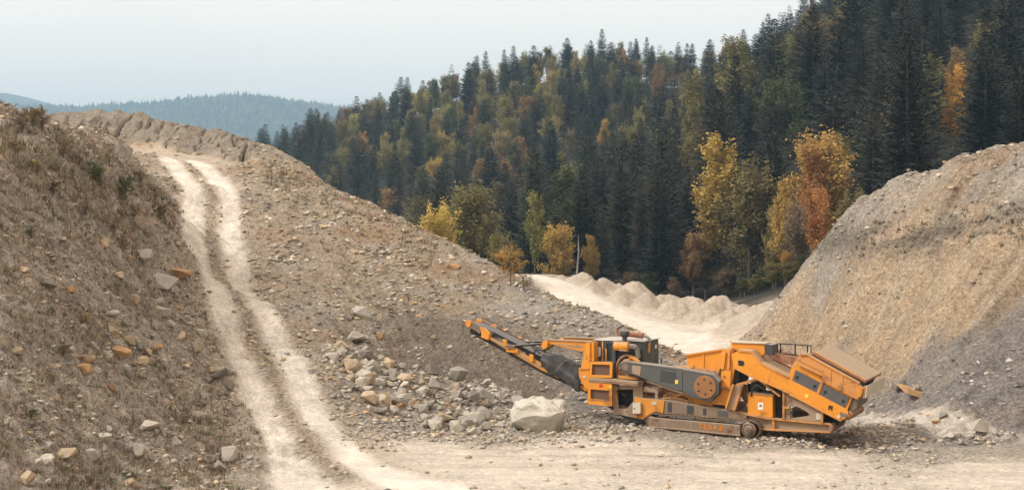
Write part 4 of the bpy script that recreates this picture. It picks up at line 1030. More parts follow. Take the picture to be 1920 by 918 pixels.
# the forest behind
def forest_zone(px, Y):
    if Y > 430:
        return 'on the far hill where it dips to the ramp ridge' if px < 640 else 'high on the mixed autumn flank of the far hill' if px < 900 else 'near the far hill skyline in the middle' if px < 1150 else 'on the far hill meeting the near hill'
    if Y > 310:
        return 'low on the far hillside above the ridge' if px < 860 else 'in the hazy hollow of the far hillside' if px < 1100 else 'on the upper shoulder of the near hill' if px < 1500 else 'at the top right of the near hill'
    if Y > 215:
        return 'on the valley floor behind the ridge' if px < 1080 else 'rising behind the broad fir' if px < 1330 else 'behind and above the golden trees' if px < 1620 else 'packed above the mound brow' if px < 1790 else 'in the upper right corner of the forest'
    return 'in the front row behind the spoil heaps' if px < 1460 else 'right behind the mound crest' if px < 1700 else 'behind the brow by the lone orange-brown tree'
frs = random.Random(4)
def rest_of_firs(lst):
    """the firs past the three hundred that show most, as one mass"""
    if not lst: return
    protos = [fir_meshes(50 + i, 20, 44, 4.2, 0.1, 0.0, 0.55)[1] for i in range(3)]
    arr = []
    for me in protos:
        co = np.empty(len(me.vertices) * 3, np.float32); me.vertices.foreach_get('co', co)
        tn = np.empty(len(me.vertices), np.float32); me.attributes['tint'].data.foreach_get('value', tn); arr.append((co.reshape(-1, 3), tn))
    V, T = [], []
    for i, (_e, _l, Y, px, x, h, _f) in enumerate(lst):
        co, tn = arr[i % 3]; s_ = h / 20; a = i * 2.4; c_, n_ = math.cos(a) * 1.12, math.sin(a) * 1.12
        V.append(np.stack([(co[:, 0] * c_ - co[:, 1] * n_) * s_ + x, (co[:, 0] * n_ + co[:, 1] * c_) * s_ + Y, co[:, 2] * s_ + ground_z(x, Y)], 1)); T.append(np.clip(tn + 0.25 * math.sin(i * 1.7), 0, 1))
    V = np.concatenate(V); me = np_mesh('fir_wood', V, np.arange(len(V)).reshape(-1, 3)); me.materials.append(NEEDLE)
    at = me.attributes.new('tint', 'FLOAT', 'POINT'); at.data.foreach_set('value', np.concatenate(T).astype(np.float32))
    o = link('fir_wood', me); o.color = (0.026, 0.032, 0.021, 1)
    props(o, 'dark mass of half hidden firs filling the forest between the nearer trees', 'forest', kind='stuff')
def fill_forest():
    hb = np.full(1920, 470.0)
    hb[:] = np.interp(np.arange(1920), [0, 480, 640, 780, 940, 1040, 1440, 1500, 1600, 1700, 1920], [240, 255, 360, 430, 497, 545, 560, 495, 394, 327, 262])
    cells = {}
    pts_ = []
    for (Y0, Y1, sp, tries) in ((150, 215, 7.0, 1600), (215, 300, 7.6, 4000), (300, 420, 7.8, 8000), (420, 590, 7.8, 12000)):
        for _ in range(tries):
            Y = math.sqrt(frs.uniform(Y0 * Y0, Y1 * Y1)); px = frs.uniform(440, 1950)
            x = (px - CX) / FPX * Y
            if Y < 215 and px > 1450 and Y < 150: continue
            if Y < 183 and px < 1480: continue
            if (px < 1000 and Y < 240) or (px < 780 and Y < 340) or (px < 620 and Y < 430): continue
            if Y < 215 and any(k_ == 'leafy' and Y < hy_ + 6 and abs(px - hx_) < 52 for k_, hx_, _a, _b, hy_, *_r in HERO): continue
            key = (int(x // 8), int(Y // 8)); ok = True
            for i in (-1, 0, 1):
                for j in (-1, 0, 1):
                    for q in cells.get((key[0] + i, key[1] + j), ()):
                        if (q[0] - x) ** 2 + (q[1] - Y) ** 2 < sp * sp: ok = False; break
                    if not ok: break
                if not ok: break
            if not ok: continue
            if any((q[0] - x) ** 2 + (q[1] - Y) ** 2 < 9 for q in TREES): continue
            cells.setdefault(key, []).append((x, Y)); pts_.append((Y, px, x))
    pts_.sort()
    xs = np.array([p[2] for p in pts_]); ysr = np.array([p[0] for p in pts_]); zs = terrain(xs, ysr)[0]
    cand = []
    for (Y, px, x), z in zip(pts_, zs):
        farh = Y > 310
        pd = 0.16
        if farh: pd = 0.66 if (640 < px < 900 and Y > 380) else 0.44 if px < 1300 else 0.25
        elif px < 1080: pd = 0.35
        if px < 600: pd = 0.08
        leafy = frs.random() < pd
        h = (frs.uniform(11, 15.5) if leafy else frs.uniform(13, 19)) if farh else (frs.uniform(13, 18) if leafy else frs.uniform(14, 23))
        w = h * (0.25 if leafy else 0.15)
        top = CY - (z + h - CAM_H) / Y * FPX; half = w / Y * FPX
        a, b = int(max(0, px - half)), int(min(1919, px + half))
        expo = np.mean(hb[a:b + 1]) - top if b > a else 0
        if expo < (7 if farh else 16): continue
        mid_ = CY - (z + h * 0.45 - CAM_H) / Y * FPX
        core = int(half * 0.55)
        ca_, cb_ = int(max(0, px - core)), int(min(1919, px + core))
        hb[ca_:cb_ + 1] = np.minimum(hb[ca_:cb_ + 1], top * 0.55 + mid_ * 0.45)
        cand.append((expo + (30 if Y > 540 else 0), leafy, Y, px, x, h, farh))
    for want, cap in ((True, 285), (False, 282)):
        ranked = sorted([c for c in cand if c[1] == want], reverse=True); sel = ranked[:cap]
        if not want: rest_of_firs(ranked[cap:])
        for expo, leafy, Y, px, x, h, farh in sel:
            zone = forest_zone(px, Y)
            if leafy:
                c = frs.choices(['olive', 'lime', 'rust', 'tan', 'gold', 'green'], [6, 4, 2.2, 2.0, 0.7, 3])[0]
                adj = {'olive': 'olive-brown', 'lime': 'yellow-green', 'rust': 'rust-red', 'tan': 'tan-yellow', 'gold': 'golden', 'green': 'dark green leafy'}[c]
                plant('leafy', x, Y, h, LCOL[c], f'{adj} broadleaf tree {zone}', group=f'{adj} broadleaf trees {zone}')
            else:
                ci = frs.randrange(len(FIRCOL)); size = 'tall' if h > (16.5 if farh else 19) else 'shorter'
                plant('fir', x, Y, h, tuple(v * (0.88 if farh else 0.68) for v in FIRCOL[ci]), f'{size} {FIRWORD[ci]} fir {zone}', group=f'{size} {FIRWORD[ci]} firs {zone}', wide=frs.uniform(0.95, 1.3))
fill_forest()

# distant woodland as one mass
def far_wood():
    rs = np.random.RandomState(9)
    n = 5200
    Xf, Yf, Zf = hX.ravel(), hY.ravel(), hZ.ravel()
    vis = np.nonzero((hY.ravel() <= 4840) & (hY.ravel() > 4150) & (Xf / Yf < -0.09) & (Xf / Yf > -0.40))[0]
    idx = rs.choice(vis, n)
    x = Xf[idx] + rs.uniform(-18, 18, n); y = Yf[idx] + rs.uniform(-22, 22, n); z = Zf[idx]
    con = rs.rand(n) < 0.55
    h = np.where(con, rs.uniform(20, 38, n), rs.uniform(17, 27, n)); w = np.where(con, h * 0.17, h * 0.36)
    prof = np.where(con[:, None], np.array([[0.35, 1.0, 0.62, 0.0]]), np.array([[0.5, 1.0, 0.8, 0.12]]))
    lev = np.where(con[:, None], np.array([[0.0, 0.12, 0.5, 1.0]]), np.array([[0.0, 0.35, 0.75, 1.0]]))
    a = np.arange(6) * math.pi / 3
    jit = rs.uniform(0.75, 1.25, (n, 4, 6))
    rx = w[:, None, None] * prof[:, :, None] * jit
    V = np.stack([x[:, None, None] + rx * np.cos(a), y[:, None, None] + rx * np.sin(a), (z - 2)[:, None, None] + h[:, None, None] * lev[:, :, None] + 0 * rx], -1).reshape(-1, 3)
    F = []
    for l in range(3):
        for k_ in range(6): F.append((l * 6 + k_, l * 6 + (k_ + 1) % 6, (l + 1) * 6 + (k_ + 1) % 6, (l + 1) * 6 + k_))
    F = (np.array(F)[None] + (np.arange(n) * 24)[:, None, None]).reshape(-1, 4)
    me = np_mesh('distant_forest', V, F)
    c = np.where(con[:, None], np.array([[0.03, 0.045, 0.03]]), np.array([[0.11, 0.09, 0.035]])) * rs.uniform(0.7, 1.2, n)[:, None]
    C = np.repeat(c, 24, 0); at = me.color_attributes.new('tint', 'FLOAT_COLOR', 'POINT'); at.data.foreach_set('color', np.concatenate([C, np.ones((len(C), 1))], 1).astype(np.float32).ravel())
    mm, nt, b = newmat('distant_foliage'); an = N(nt, 'ShaderNodeAttribute'); an.attribute_name = 'tint'
    nt.links.new(an.outputs['Color'], b.inputs['Base Color']); b.inputs['Roughness'].default_value = 1.0
    o = link('distant_forest', me, mm)
    props(o, 'blue hazy wood covering the distant hill', 'forest', kind='stuff')
far_wood()

# ------------------------------------------------------------------ the air between
def haze():
    x0, x1, y0, y1, z0, z1 = -10500, 10500, -60, 7600, -120, 770
    bm = bmesh.new(); bmesh.ops.create_cube(bm, size=1.0)
    for v in bm.verts: v.co = ((v.co.x + 0.5) * (x1 - x0) + x0, (v.co.y + 0.5) * (y1 - y0) + y0, (v.co.z + 0.5) * (z1 - z0) + z0)
    me = bpy.data.meshes.new('haze'); bm.to_mesh(me); bm.free()
    m = bpy.data.materials.new('autumn_haze'); m.use_nodes = True; nt = m.node_tree; nt.nodes.clear()
    out = nt.nodes.new('ShaderNodeOutputMaterial'); v = nt.nodes.new('ShaderNodeVolumePrincipled')
    v.inputs['Color'].default_value = (0.47, 0.75, 1.0, 1); v.inputs['Density'].default_value = 0.00022; v.inputs['Anisotropy'].default_value = 0.0
    nt.links.new(v.outputs['Volume'], out.inputs['Volume'])
    o = link('haze', me, m); o.display_type = 'WIRE'
    props(o, 'thin blue autumn haze in the valley air', 'haze', kind='stuff')
haze()

# ------------------------------------------------------------------ the crusher
MINV = MACH.inverted()
_O = MINV @ Vector((0, 0, CAM_H))
def LP(px, py, yl):
    """a photo pixel on the machine's own plane y = yl -> its x, z"""
    d = (MINV.to_3x3() @ Vector(((px - CX) / FPX, 1, -(py - CY) / FPX)))
    t = (yl - _O.y) / d.y
    return _O.x + t * d.x, _O.z + t * d.z
MX = 0.0198      # metres per photo pixel at the machine
crusher = empty('rock_crusher', MACH)
props(crusher, 'orange tracked rock crusher with raised conveyor and rusty feed hopper', 'crusher')

def bm_obj(name, bm, mat, parent, bevel=0.0, label=None, smooth=False):
    bmesh.ops.recalc_face_normals(bm, faces=list(bm.faces))
    if bevel:
        es = [e for e in bm.edges if len(e.link_faces) == 2 and e.calc_face_angle(0) > 0.5]
        bmesh.ops.bevel(bm, geom=es, offset=bevel, segments=1, affect='EDGES', clamp_overlap=True)
    me = bpy.data.meshes.new(name); bm.to_mesh(me); bm.free(); me.materials.append(mat)
    if smooth:
        me.polygons.foreach_set('use_smooth', np.ones(len(me.polygons), bool))
        me.set_sharp_from_angle(angle=R(40))
    o = link(name, me, parent=parent)
    if label: o['label'] = label
    return o
def prism_bm(bm, xz, y0, y1):
    a = [bm.verts.new((x, y0, z)) for x, z in xz]; b = [bm.verts.new((x, y1, z)) for x, z in xz]
    n = len(xz)
    bm.faces.new(a); bm.faces.new(b[::-1])
    for i in range(n): bm.faces.new((a[i], b[i], b[(i + 1) % n], a[(i + 1) % n]))
def plate(name, pix, y0, y1, mat, parent=None, bevel=0.012, label=None, ref=None):
    bm = bmesh.new(); prism_bm(bm, [LP(a, b, y0 if ref is None else ref) for a, b in pix], y0, y1)
    return bm_obj(name, bm, mat, parent or crusher, bevel, label)
def rect(x0, y0, x1, y1): return [(x0, y0), (x1, y0), (x1, y1), (x0, y1)]
def frame(name, outer, inner, y0, y1, mat, parent=None):
    """a ring between two outlines with the same number of corners"""
    bm = bmesh.new(); n = len(outer)
    O = [LP(*p, y0) for p in outer]; I = [LP(*p, y0) for p in inner]
    v = [[bm.verts.new((x, yy, z)) for x, z in L] for yy in (y0, y1) for L in (O, I)]
    of, inf, ob, ib = v
    for i in range(n):
        j = (i + 1) % n
        bm.faces.new((of[i], of[j], inf[j], inf[i])); bm.faces.new((ob[j], ob[i], ib[i], ib[j]))
        bm.faces.new((of[j], of[i], ob[i], ob[j])); bm.faces.new((inf[i], inf[j], ib[j], ib[i]))
    return bm_obj(name, bm, mat, parent or crusher)
def tube_l(name, pts, r, mat, parent=None, seg=10, label=None):
    """a round bar through local points"""
    bm = bmesh.new(); limb(bm, pts, [r] * len(pts), seg); 
    o = bm_obj(name, bm, mat, parent or crusher, 0, label, True)
    return o
def q(px, py, yl):
    x, z = LP(px, py, yl); return (x, yl, z)
def disc(name, px, py, rpx, y0, y1, mat, parent=None, seg=28, bevel=0.012):
    bm = bmesh.new(); cx, cz = LP(px, py, y0); r = rpx * MX
    prism_bm(bm, [(cx + r * math.cos(i * 2 * math.pi / seg), cz + r * math.sin(i * 2 * math.pi / seg)) for i in range(seg)], y0, y1)
    return bm_obj(name, bm, mat, parent or crusher, bevel, None, True)
def smooth_line(P, n=6):
    out = []
    for i in range(len(P) - 1):
        p0, p1, p2, p3 = [Vector(P[max(0, min(len(P) - 1, i + k))]) for k in (-1, 0, 1, 2)]
        for s in range(n):
            t = s / n
            out.append(0.5 * ((2 * p1) + (p2 - p0) * t + (2 * p0 - 5 * p1 + 4 * p2 - p3) * t * t + (3 * p1 - p0 - 3 * p2 + p3) * t ** 3))
    out.append(Vector(P[-1])); return out

# -- crawler tracks
def crawler(yo, near):
    tr_o = empty('crawler_track'); tr_o.parent = crusher
    loop_px = [(1210,790),(1213,781),(1224,774),(1248,777),(1282,777),(1325,785),(1358,784),(1390,786),(1412,789),(1424,797),(1426,808),(1420,818),(1409,823),(1390,821),(1350,816),(1300,811),(1260,807),(1222,803),(1213,799)]
    L = [Vector((*LP(a, b, 0.0),)) for a, b in loop_px]
    L2 = [Vector((p.x, 0, p.y)) for p in L]; dense = smooth_line(L2 + [L2[0]], 12)
    # even spacing for the shoes
    seglen = [0]
    for a, b in zip(dense[:-1], dense[1:]): seglen.append(seglen[-1] + (b - a).length)
    n = int(seglen[-1] / 0.155)
    cen = sum(L2, Vector()) / len(L2)
    bm = bmesh.new(); bmesh.ops.create_cube(bm, size=1.0)
    for v in bm.verts: v.co = Vector((v.co.x * 0.135, v.co.y * 0.46, v.co.z * 0.035))
    g_ = bmesh.ops.create_cube(bm, size=1.0)['verts']
    for v in g_: v.co = Vector((v.co.x * 0.03 - 0.03, v.co.y * 0.44, v.co.z * 0.035 + 0.032))
    sm = bpy.data.meshes.new('track_shoe'); bm.to_mesh(sm); bm.free(); sm.materials.append(TRACKM)
    for i in range(n):
        s = (i + 0.5) / n * seglen[-1]
        k = max(0, min(len(dense) - 2, int(np.searchsorted(seglen, s)) - 1)); f = (s - seglen[k]) / max(1e-6, seglen[k + 1] - seglen[k])
        p = dense[k].lerp(dense[k + 1], f); d = (dense[k + 1] - dense[k]).normalized()
        o = link('track_shoe', sm, parent=tr_o); ang = math.atan2(-d.z, d.x)
        o.location = (p.x, yo + 0.23, p.z + (0 if True else 0)); o.rotation_euler = (0, ang, 0)
        o.location -= Vector((0, 0, 0))
        nrm = Vector((-d.z, 0, d.x))
        if nrm.dot(p - cen) < 0: o.rotation_euler = (0, ang + math.pi, 0)
        o.location = o.location - (nrm if nrm.dot(p - cen) > 0 else -nrm) * 0.03
    plate_y = yo - 0.02
    fr = plate('track_frame', [(1216,781),(1262,786),(1330,791),(1388,797),(1388,815),(1330,809),(1260,802),(1216,798)], plate_y if near else yo + 0.06, yo + 0.40, FRAMEM, tr_o, 0.02)
    if near:
        plate('frame_flange', [(1215,797.5),(1260,801.5),(1330,808.5),(1388,814.5),(1388,817),(1330,811),(1260,804),(1215,800)], plate_y - 0.05, plate_y, BEIGE, tr_o, 0.004)
    for i in range(9):
        t = i / 8; disc('track_roller', 1228 + 148 * t, 802.5 + 12.5 * t, 4.6, yo + 0.08, yo + 0.38, BLACK, tr_o, 12, 0)
    sp = disc('sprocket', 1403.5, 806, 13.5, yo - 0.03, yo + 0.42, TRACKM, tr_o, 24, 0.02)
    disc('hub', 1403.5, 806, 8.5, yo - 0.10, yo - 0.03, GREYD, sp, 18, 0.02); disc('hub_cap', 1403.5, 806, 5, yo - 0.15, yo - 0.10, TRACKM, sp, 14, 0.01)
    disc('idler', 1220, 789, 10, yo + 0.02, yo + 0.42, TRACKM, tr_o, 20, 0.02)
    return tr_o, fr
ctrack, tframe = crawler(0.0, True)
crawler(2.35, False)
# faded lettering on the track frame
tcu = bpy.data.curves.new('lettering', 'FONT'); tcu.body = 'TESAB'; tcu.size = 0.27; tcu.align_x = 'CENTER'; tcu.align_y = 'CENTER'; tcu.extrude = 0.004; tcu.space_character = 1.35; tcu.offset = 0.008
tmp = bpy.data.objects.new('tmp', tcu); COL.objects.link(tmp)
tme = bpy.data.meshes.new_from_object(tmp); bpy.data.objects.remove(tmp); tme.materials.clear(); tme.materials.append(TEXTO)
ax, az_ = LP(1333, 800.5, 0)
lt = link('lettering', tme, parent=ctrack); lt.location = (ax, -0.03, az_)
p0, p1 = LP(1300, 796, 0), LP(1365, 803, 0)
lt.rotation_euler = (R(90), math.atan2(-(p1[1] - p0[1]), p1[0] - p0[0]), 0)
lt['label'] = 'faded orange letters TESAB'

# -- chassis
ch = plate('chassis', [(1196,741),(1205,745),(1262,751),(1365,768),(1400,775),(1400,786),(1358,783),(1325,783),(1282,776),(1248,775.5),(1226,772),(1212,780),(1206,787),(1180,781),(1172,770)], 0.22, 2.55, FRAMEM, None, 0.015)
plate('chassis_panel', [(1190,743),(1205,746),(1246,750.5),(1243,774),(1228,771),(1213,779),(1207,785),(1190,781)], 0.18, 0.22, ORANGE_W, ch, 0.006)
for x, w in ((1252, 7), (1288, 12), (1318, 6), (1345, 20)):
    plate('paint_patch', [(x, 753 + (x - 1250) * 0.17), (x + w, 754 + (x - 1250) * 0.17), (x + w, 772 + (x - 1250) * 0.09), (x, 771 + (x - 1250) * 0.09)], 0.205, 0.219, DARK if w < 15 else GREY, ch, 0)
plate('sticker', rect(1222, 752, 1231, 758), 0.165, 0.179, CREAM, ch, 0)
# plates round the dark opening under the platform
op = frame('opening_frame', [(1150,722),(1204,722),(1206,786),(1150,774)], [(1156,730),(1187,729),(1188,766),(1160,765)], 0.25, 0.31, BEIGE)
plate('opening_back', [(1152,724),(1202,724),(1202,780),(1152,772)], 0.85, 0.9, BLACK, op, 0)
plate('opening_floor', [(1156,765),(1188,766),(1188,770),(1156,769)], 0.31, 0.86, BEIGE, op, 0)
plate('belly_skirt', [(1137,760),(1160,760),(1206,785),(1206,789),(1180,790),(1160,776)], 0.3, 2.3, BLACK, None, 0)
plate('control_box', rect(1186, 754.5, 1201, 775), 0.03, 0.18, CREAM, None, 0.012); plate('lock', rect(1188, 764, 1189.6, 766.5), 0.01, 0.03, BLACK, None, 0)
# rear rail
rail = plate('rear_rail', [(1372,771),(1400,776),(1440,784.5),(1556,795),(1556,809),(1440,804.5),(1424,803),(1404,786),(1372,781)], 0.40, 2.5, BEIGE, None, 0.01)
plate('upper_flange', [(1368,769),(1400,774),(1440,782),(1556,793),(1560,797),(1440,786),(1400,778),(1368,772)], 0.22, 0.42, RUSTY, rail, 0.006)
plate('lower_flange', [(1424,801),(1440,803),(1556,808.5),(1558,811.5),(1440,806.5),(1424,804.5)], 0.22, 0.42, RUSTY, rail, 0.006)
plate('rail_cap', [(1554,793),(1561,796),(1563,802),(1559,811),(1554,811)], 0.21, 2.6, RUST, rail, 0.03)
plate('rail_stiffener', rect(1447.5, 785, 1452, 805), 0.24, 0.40, RUSTY, rail, 0.004)
# -- platform beam and mesh cages
pb = plate('platform_beam', [(1104,707),(1150,710),(1196,715.5),(1196,724),(1150,719),(1104,716)], -0.12, 0.55, BEIGE, None, 0.015)
plate('beam_strip', [(1104,711.5),(1150,714.4),(1196,719.8),(1196,721.5),(1150,716.4),(1104,713.4)], -0.135, -0.12, RUST, pb, 0)
plate('platform_deck', [(1104,706),(1192,714),(1192,716),(1104,708)], 0.55, 2.3, RUST, pb, 0)
c1 = frame('cooler_cage', [(1106,677.5),(1148,679),(1147,708),(1105,706.5)], [(1110,682),(1143.5,683.5),(1143,703.5),(1109,702)], -0.10, 0.02, ORANGE)
plate('cage_box', [(1106,677.5),(1148,679),(1147,708),(1105,706.5)], 0.05, 2.2, ORANGE_W, c1, 0.01)
plate('mesh_grille', [(1109,681),(1144,682.5),(1143.5,704.5),(1108.5,703)], 0.0, 0.03, MESHM, c1, 0)
c2 = frame('lower_cage', [(1102,716),(1147,719.5),(1147,761),(1102,757)], [(1107,729),(1142,731.5),(1142,753),(1107,750)], -0.10, 0.02, ORANGE)
plate('cage_box', [(1102,716),(1147,719.5),(1147,761),(1102,757)], 0.05, 0.95, ORANGE, c2, 0.01)
plate('mesh_grille', [(1106,728),(1143,730.5),(1143,754),(1106,751)], 0.0, 0.03, MESHM, c2, 0)
plate('frame_bar', [(1105,746.5),(1144,749.5),(1144,751.5),(1105,748.5)], -0.12, -0.10, RUSTY, c2, 0)
plate('red_sticker', rect(1123.5, 719.5, 1129.5, 725.5), -0.112, -0.102, REDS, c2, 0); plate('yellow_sticker', rect(1141.5, 721.5, 1146.3, 727.5), -0.112, -0.102, YELLOWS, c2, 0)
# -- end frame with rounded bracket
ef = plate('end_frame', [(1099,642),(1106,641.5),(1106,692),(1103,731),(1096,725),(1090,716),(1086,707),(1085,698),(1085.5,692),(1089,689),(1092,676)], -0.08, 0.12, ORANGE, None, 0.012)
plate('frame_post', [(1106.5,641.5),(1113.5,641.5),(1113.5,677),(1106.5,677)], 0.0, 0.5, ORANGE, ef, 0.012)
plate('end_frame_twin', [(1099,642),(1106,641.5),(1106,692),(1103,731),(1096,725),(1090,716),(1086,707),(1085,698),(1085.5,692),(1089,689),(1092,676)], 2.1, 2.3, ORANGE, ef, 0.012, ref=-0.08)
plate('bracket_lip', [(1085,688.5),(1104,689.5),(1104,691.5),(1085,691.5)], -0.14, -0.08, ORANGE_W, ef, 0)
disc('pin', 1095.5, 706, 3.0, -0.11, -0.08, PALE, ef, 14, 0.004)
# -- boom carrying the conveyor
for y0 in (0.05, 1.75):
    bo = plate('boom', [(1028,637),(1112,641),(1112,646.5),(1092,659),(1056,650),(1030,644)], y0, y0 + 0.16, ORANGE_W, None, 0.01, ref=0.05)
    plate('boom_flange', [(1027,635.5),(1112,639.5),(1112,641.3),(1027,637.5)], y0 - 0.05, y0 + 0.21, BEIGE, bo, 0.004, ref=0.05)
    plate('boom_web', [(1040,643),(1092,648.5),(1092,652),(1046,645.5)], y0 - 0.012, y0, BEIGE, bo, 0, ref=0.05)
    he = plate('boom_head', [(1018,640),(1025,637),(1029,641),(1027,651),(1020,655),(1016,650)], y0 - 0.08, y0 + 0.24, ORANGE, bo, 0.02, ref=0.05)
tube_l('boom_cross_tube', [q(1023, 645, 0.05), (q(1023, 645, 0.05)[0], 1.9, q(1023, 645, 0.05)[2])], 0.09, ORANGE_W)
# -- discharge conveyor
CN, CF = 0.55, 1.55
cv = plate('conveyor_frame', [(900,617),(904,623),(1020,683),(1100,727),(1100,734),(1016,694),(919,637),(903,629)], CN, CN + 0.09, ORANGE_W, None, 0.008)
plate('conveyor_frame', [(900,617),(904,623),(1020,683),(1100,727),(1100,734),(1016,694),(919,637),(903,629)], CF, CF + 0.09, ORANGE_W, None, 0.008, ref=CN)
plate('frame_channel', [(922,633),(1016,686),(1015,690),(921,637)], CN - 0.02, CN, BEIGE, cv, 0)
bt = plate('belt', [(884,606),(905,614),(962,641),(1026,676),(1100,716),(1100,719),(1026,680),(962,646),(905,619),(884,611)], CN + 0.11, CF - 0.02, RUBBER, None, 0, ref=CN)
plate('return_belt', [(890,627),(905,633),(1016,696),(1102,736),(1102,738.5),(1015,699.5),(903,637),(889,631)], CN + 0.08, CF - 0.02, BLACK, bt, 0, ref=CN)
plate('skirt_rubber', [(925,621),(1022,672),(1020,678),(924,627)], CN + 0.03, CN + 0.07, BLACK, bt, 0)
plate('skirt_rubber', [(905,612),(1022,669),(1020,676),(904,618)], CF - 0.02, CF + 0.02, BLACK, bt, 0, ref=CN)
disc('head_drum', 887, 620.5, 7.5, CN + 0.1, CF - 0.02, BLACK, None, 20, 0.01)
for y0 in (CN - 0.04, CF):
    hd = plate('head_plate', [(883,601),(901,610),(904,622),(899,625),(880,612)], y0, y0 + 0.07, GREYD, None, 0.006, ref=CN)
    plate('head_end', [(874,600),(881,599),(885,604),(883,612),(877,613),(873,607)], y0 - 0.03, y0 + 0.1, ORANGE, hd, 0.015, ref=CN)
    plate('head_bracket', [(900,612),(910,615),(920,624),(917,637),(903,632),(904,622)], y0 - 0.04, y0 + 0.1, ORANGE, hd, 0.012, ref=CN)
for x, y, w, h in ((946, 641, 8, 12), (957, 655, 18, 9), (968, 656, 6, 8), (996, 670, 8, 14)):
    plate('conveyor_bracket', [(x - w / 2, y - h / 2), (x + w / 2, y - h / 2 + 2), (x + w / 2, y + h / 2 + 2), (x - w / 2 + 1, y + h / 2)], CN - 0.1, CN - 0.01, ORANGE, cv, 0.015)
plate('hydraulic_bracket', [(948,647),(966,646),(964,653),(950,654)], CN - 0.16, CN, GREYD, cv, 0.01)
for x, y in ((974, 633), (944, 619), (926, 610)):
    plate('roller_bracket', [(x - 3, y - 3), (x + 4, y - 1), (x + 3, y + 4), (x - 4, y + 2)], CF, CF + 0.1, ORANGE, cv, 0.01, ref=CF)
tube_l('hydraulic_ram', [q(966, 648, CN - 0.08), q(1018, 644, 0.1)], 0.045, BLACK)
tube_l('hydraulic_ram', [q(970, 641, CF), q(1018, 640, 1.8)], 0.045, BLACK)
tube_l('hydraulic_hose', smooth_line([q(1000, 664, CN - 0.1), q(1006, 655, CN - 0.2), q(1022, 656, 0.1), q(1032, 651, 0.1), q(1038, 646, 0.1)]), 0.03, BLACK)
tube_l('stay_rod', [q(1013, 662, CN - 0.05), q(996, 648, CN - 0.05), q(1000, 640, CN + 0.3)], 0.03, BLACK)
# black tarpaulin over the lower belt
def tarp():
    bm = bmesh.new(); nu, nv = 40, 26
    A, B = Vector(q(1016, 668, CN)), Vector(q(1090, 705, CN))
    rows = []
    for i in range(nu):
        t = i / (nu - 1); c = A.lerp(B, t); row = []
        for j in range(nv):
            a = -0.25 + j / (nv - 1) * (math.pi + 0.5)
            rad = 0.30 + 0.13 * math.sin(t * 3.1) + 0.05 * t
            sag = 1 + 0.18 * mnoise.noise(Vector((t * 5, a * 2.2, 1.5))) + 0.12 * mnoise.noise(Vector((t * 13 + a * 3, a * 5, 8)))
            y = (CN + CF) / 2 - math.cos(a) * 0.60 * (1 + 0.05 * math.sin(9 * t)); z = c.z - 0.12 + math.sin(a) * rad * sag - (0.22 * t if j < nv / 3 else 0.05)
            if a < 0 or a > math.pi: z -= 0.18 + 0.15 * mnoise.noise(Vector((t * 6, 3, 3)))
            row.append(bm.verts.new((c.x + 0.07 * mnoise.noise(Vector((t * 8, a * 4, 2))), y, z)))
        rows.append(row)
    for r0, r1 in zip(rows[:-1], rows[1:]):
        for k_ in range(nv - 1): bm.faces.new((r0[k_], r1[k_], r1[k_ + 1], r0[k_ + 1]))
    o = bm_obj('tarpaulin', bm, TARP, crusher, 0, 'crumpled black sheet wrapped over the lower belt', True)
    so = o.modifiers.new('thick', 'SOLIDIFY'); so.thickness = 0.012
    tube_l('tie_rope', smooth_line([q(1041, 696, CN - 0.16), q(1047, 688, CN - 0.16), q(1056, 679, CN - 0.05), (q(1058, 676, CN)[0], CN + 0.5, q(1058, 674, CN)[2])]), 0.012, SILVER, o, 6)
tarp()

# -- engine housing
EB = 0.5
eng = plate('engine_housing', [(1115,637.5),(1208,640),(1208,706),(1115,706)], EB, EB + 1.75, DARK, None, 0.02)
plate('roof_sheet', [(1113.5,635.8),(1209.5,638.3),(1209.5,640),(1113.5,637.6)], EB - 0.05, EB + 1.8, PALE, eng, 0.005)
plate('trim_strip', rect(1128.5, 638.5, 1131, 677), EB - 0.03, EB, RUSTY, eng, 0)
plate('window_panel', rect(1116, 650, 1126, 667.5), EB - 0.025, EB, PALE, eng, 0.006)
dr = frame('doorway', [(1134,640),(1152,640.5),(1152,678.5),(1134,678)], [(1137,643),(1149,643.5),(1149,677),(1137,676.5)], EB - 0.05, EB, DARK, eng)
plate('interior_shade_sheet', rect(1137, 643, 1149, 677), EB - 0.012, EB - 0.004, BLACK, dr, 0); plate('door_post', rect(1135, 653, 1137.5, 676), EB - 0.07, EB - 0.05, RUSTY, dr, 0)  # flat black sheet on the housing stands in for shade inside the doorway
plate('corner_post', [(1146.5,640),(1154,640.3),(1154,712),(1146.5,711)], EB - 0.25, EB - 0.05, DARK, eng, 0.01)
plate('panel_seam', rect(1203.2, 641, 1204.4, 700), EB - 0.012, EB, BLACK, eng, 0)
ex_, ez_ = LP(1208, 654, EB)
def endface(name, ya, yb, pyt, pyb, mat):
    bm = bmesh.new(); x0 = LP(1208, 650, EB)[0]; z1 = LP(1208, pyt, EB)[1]; z0 = LP(1208, pyb, EB)[1]
    v = [bm.verts.new(p) for p in ((x0, EB + ya, z0), (x0, EB + yb, z0), (x0, EB + yb, z1), (x0, EB + ya, z1), (x0 + 0.012, EB + ya, z0), (x0 + 0.012, EB + yb, z0), (x0 + 0.012, EB + yb, z1), (x0 + 0.012, EB + ya, z1))]
    for f in ((0, 1, 2, 3), (4, 5, 6, 7), (0, 1, 5, 4), (1, 2, 6, 5), (2, 3, 7, 6), (3, 0, 4, 7)): bm.faces.new([v[i] for i in f])
    return bm_obj(name, bm, mat, eng)
endface('orange_sticker', 0.46, 0.70, 648, 662, ORANGE); endface('white_sticker', 0.50, 0.68, 644.5, 647, WHITES)
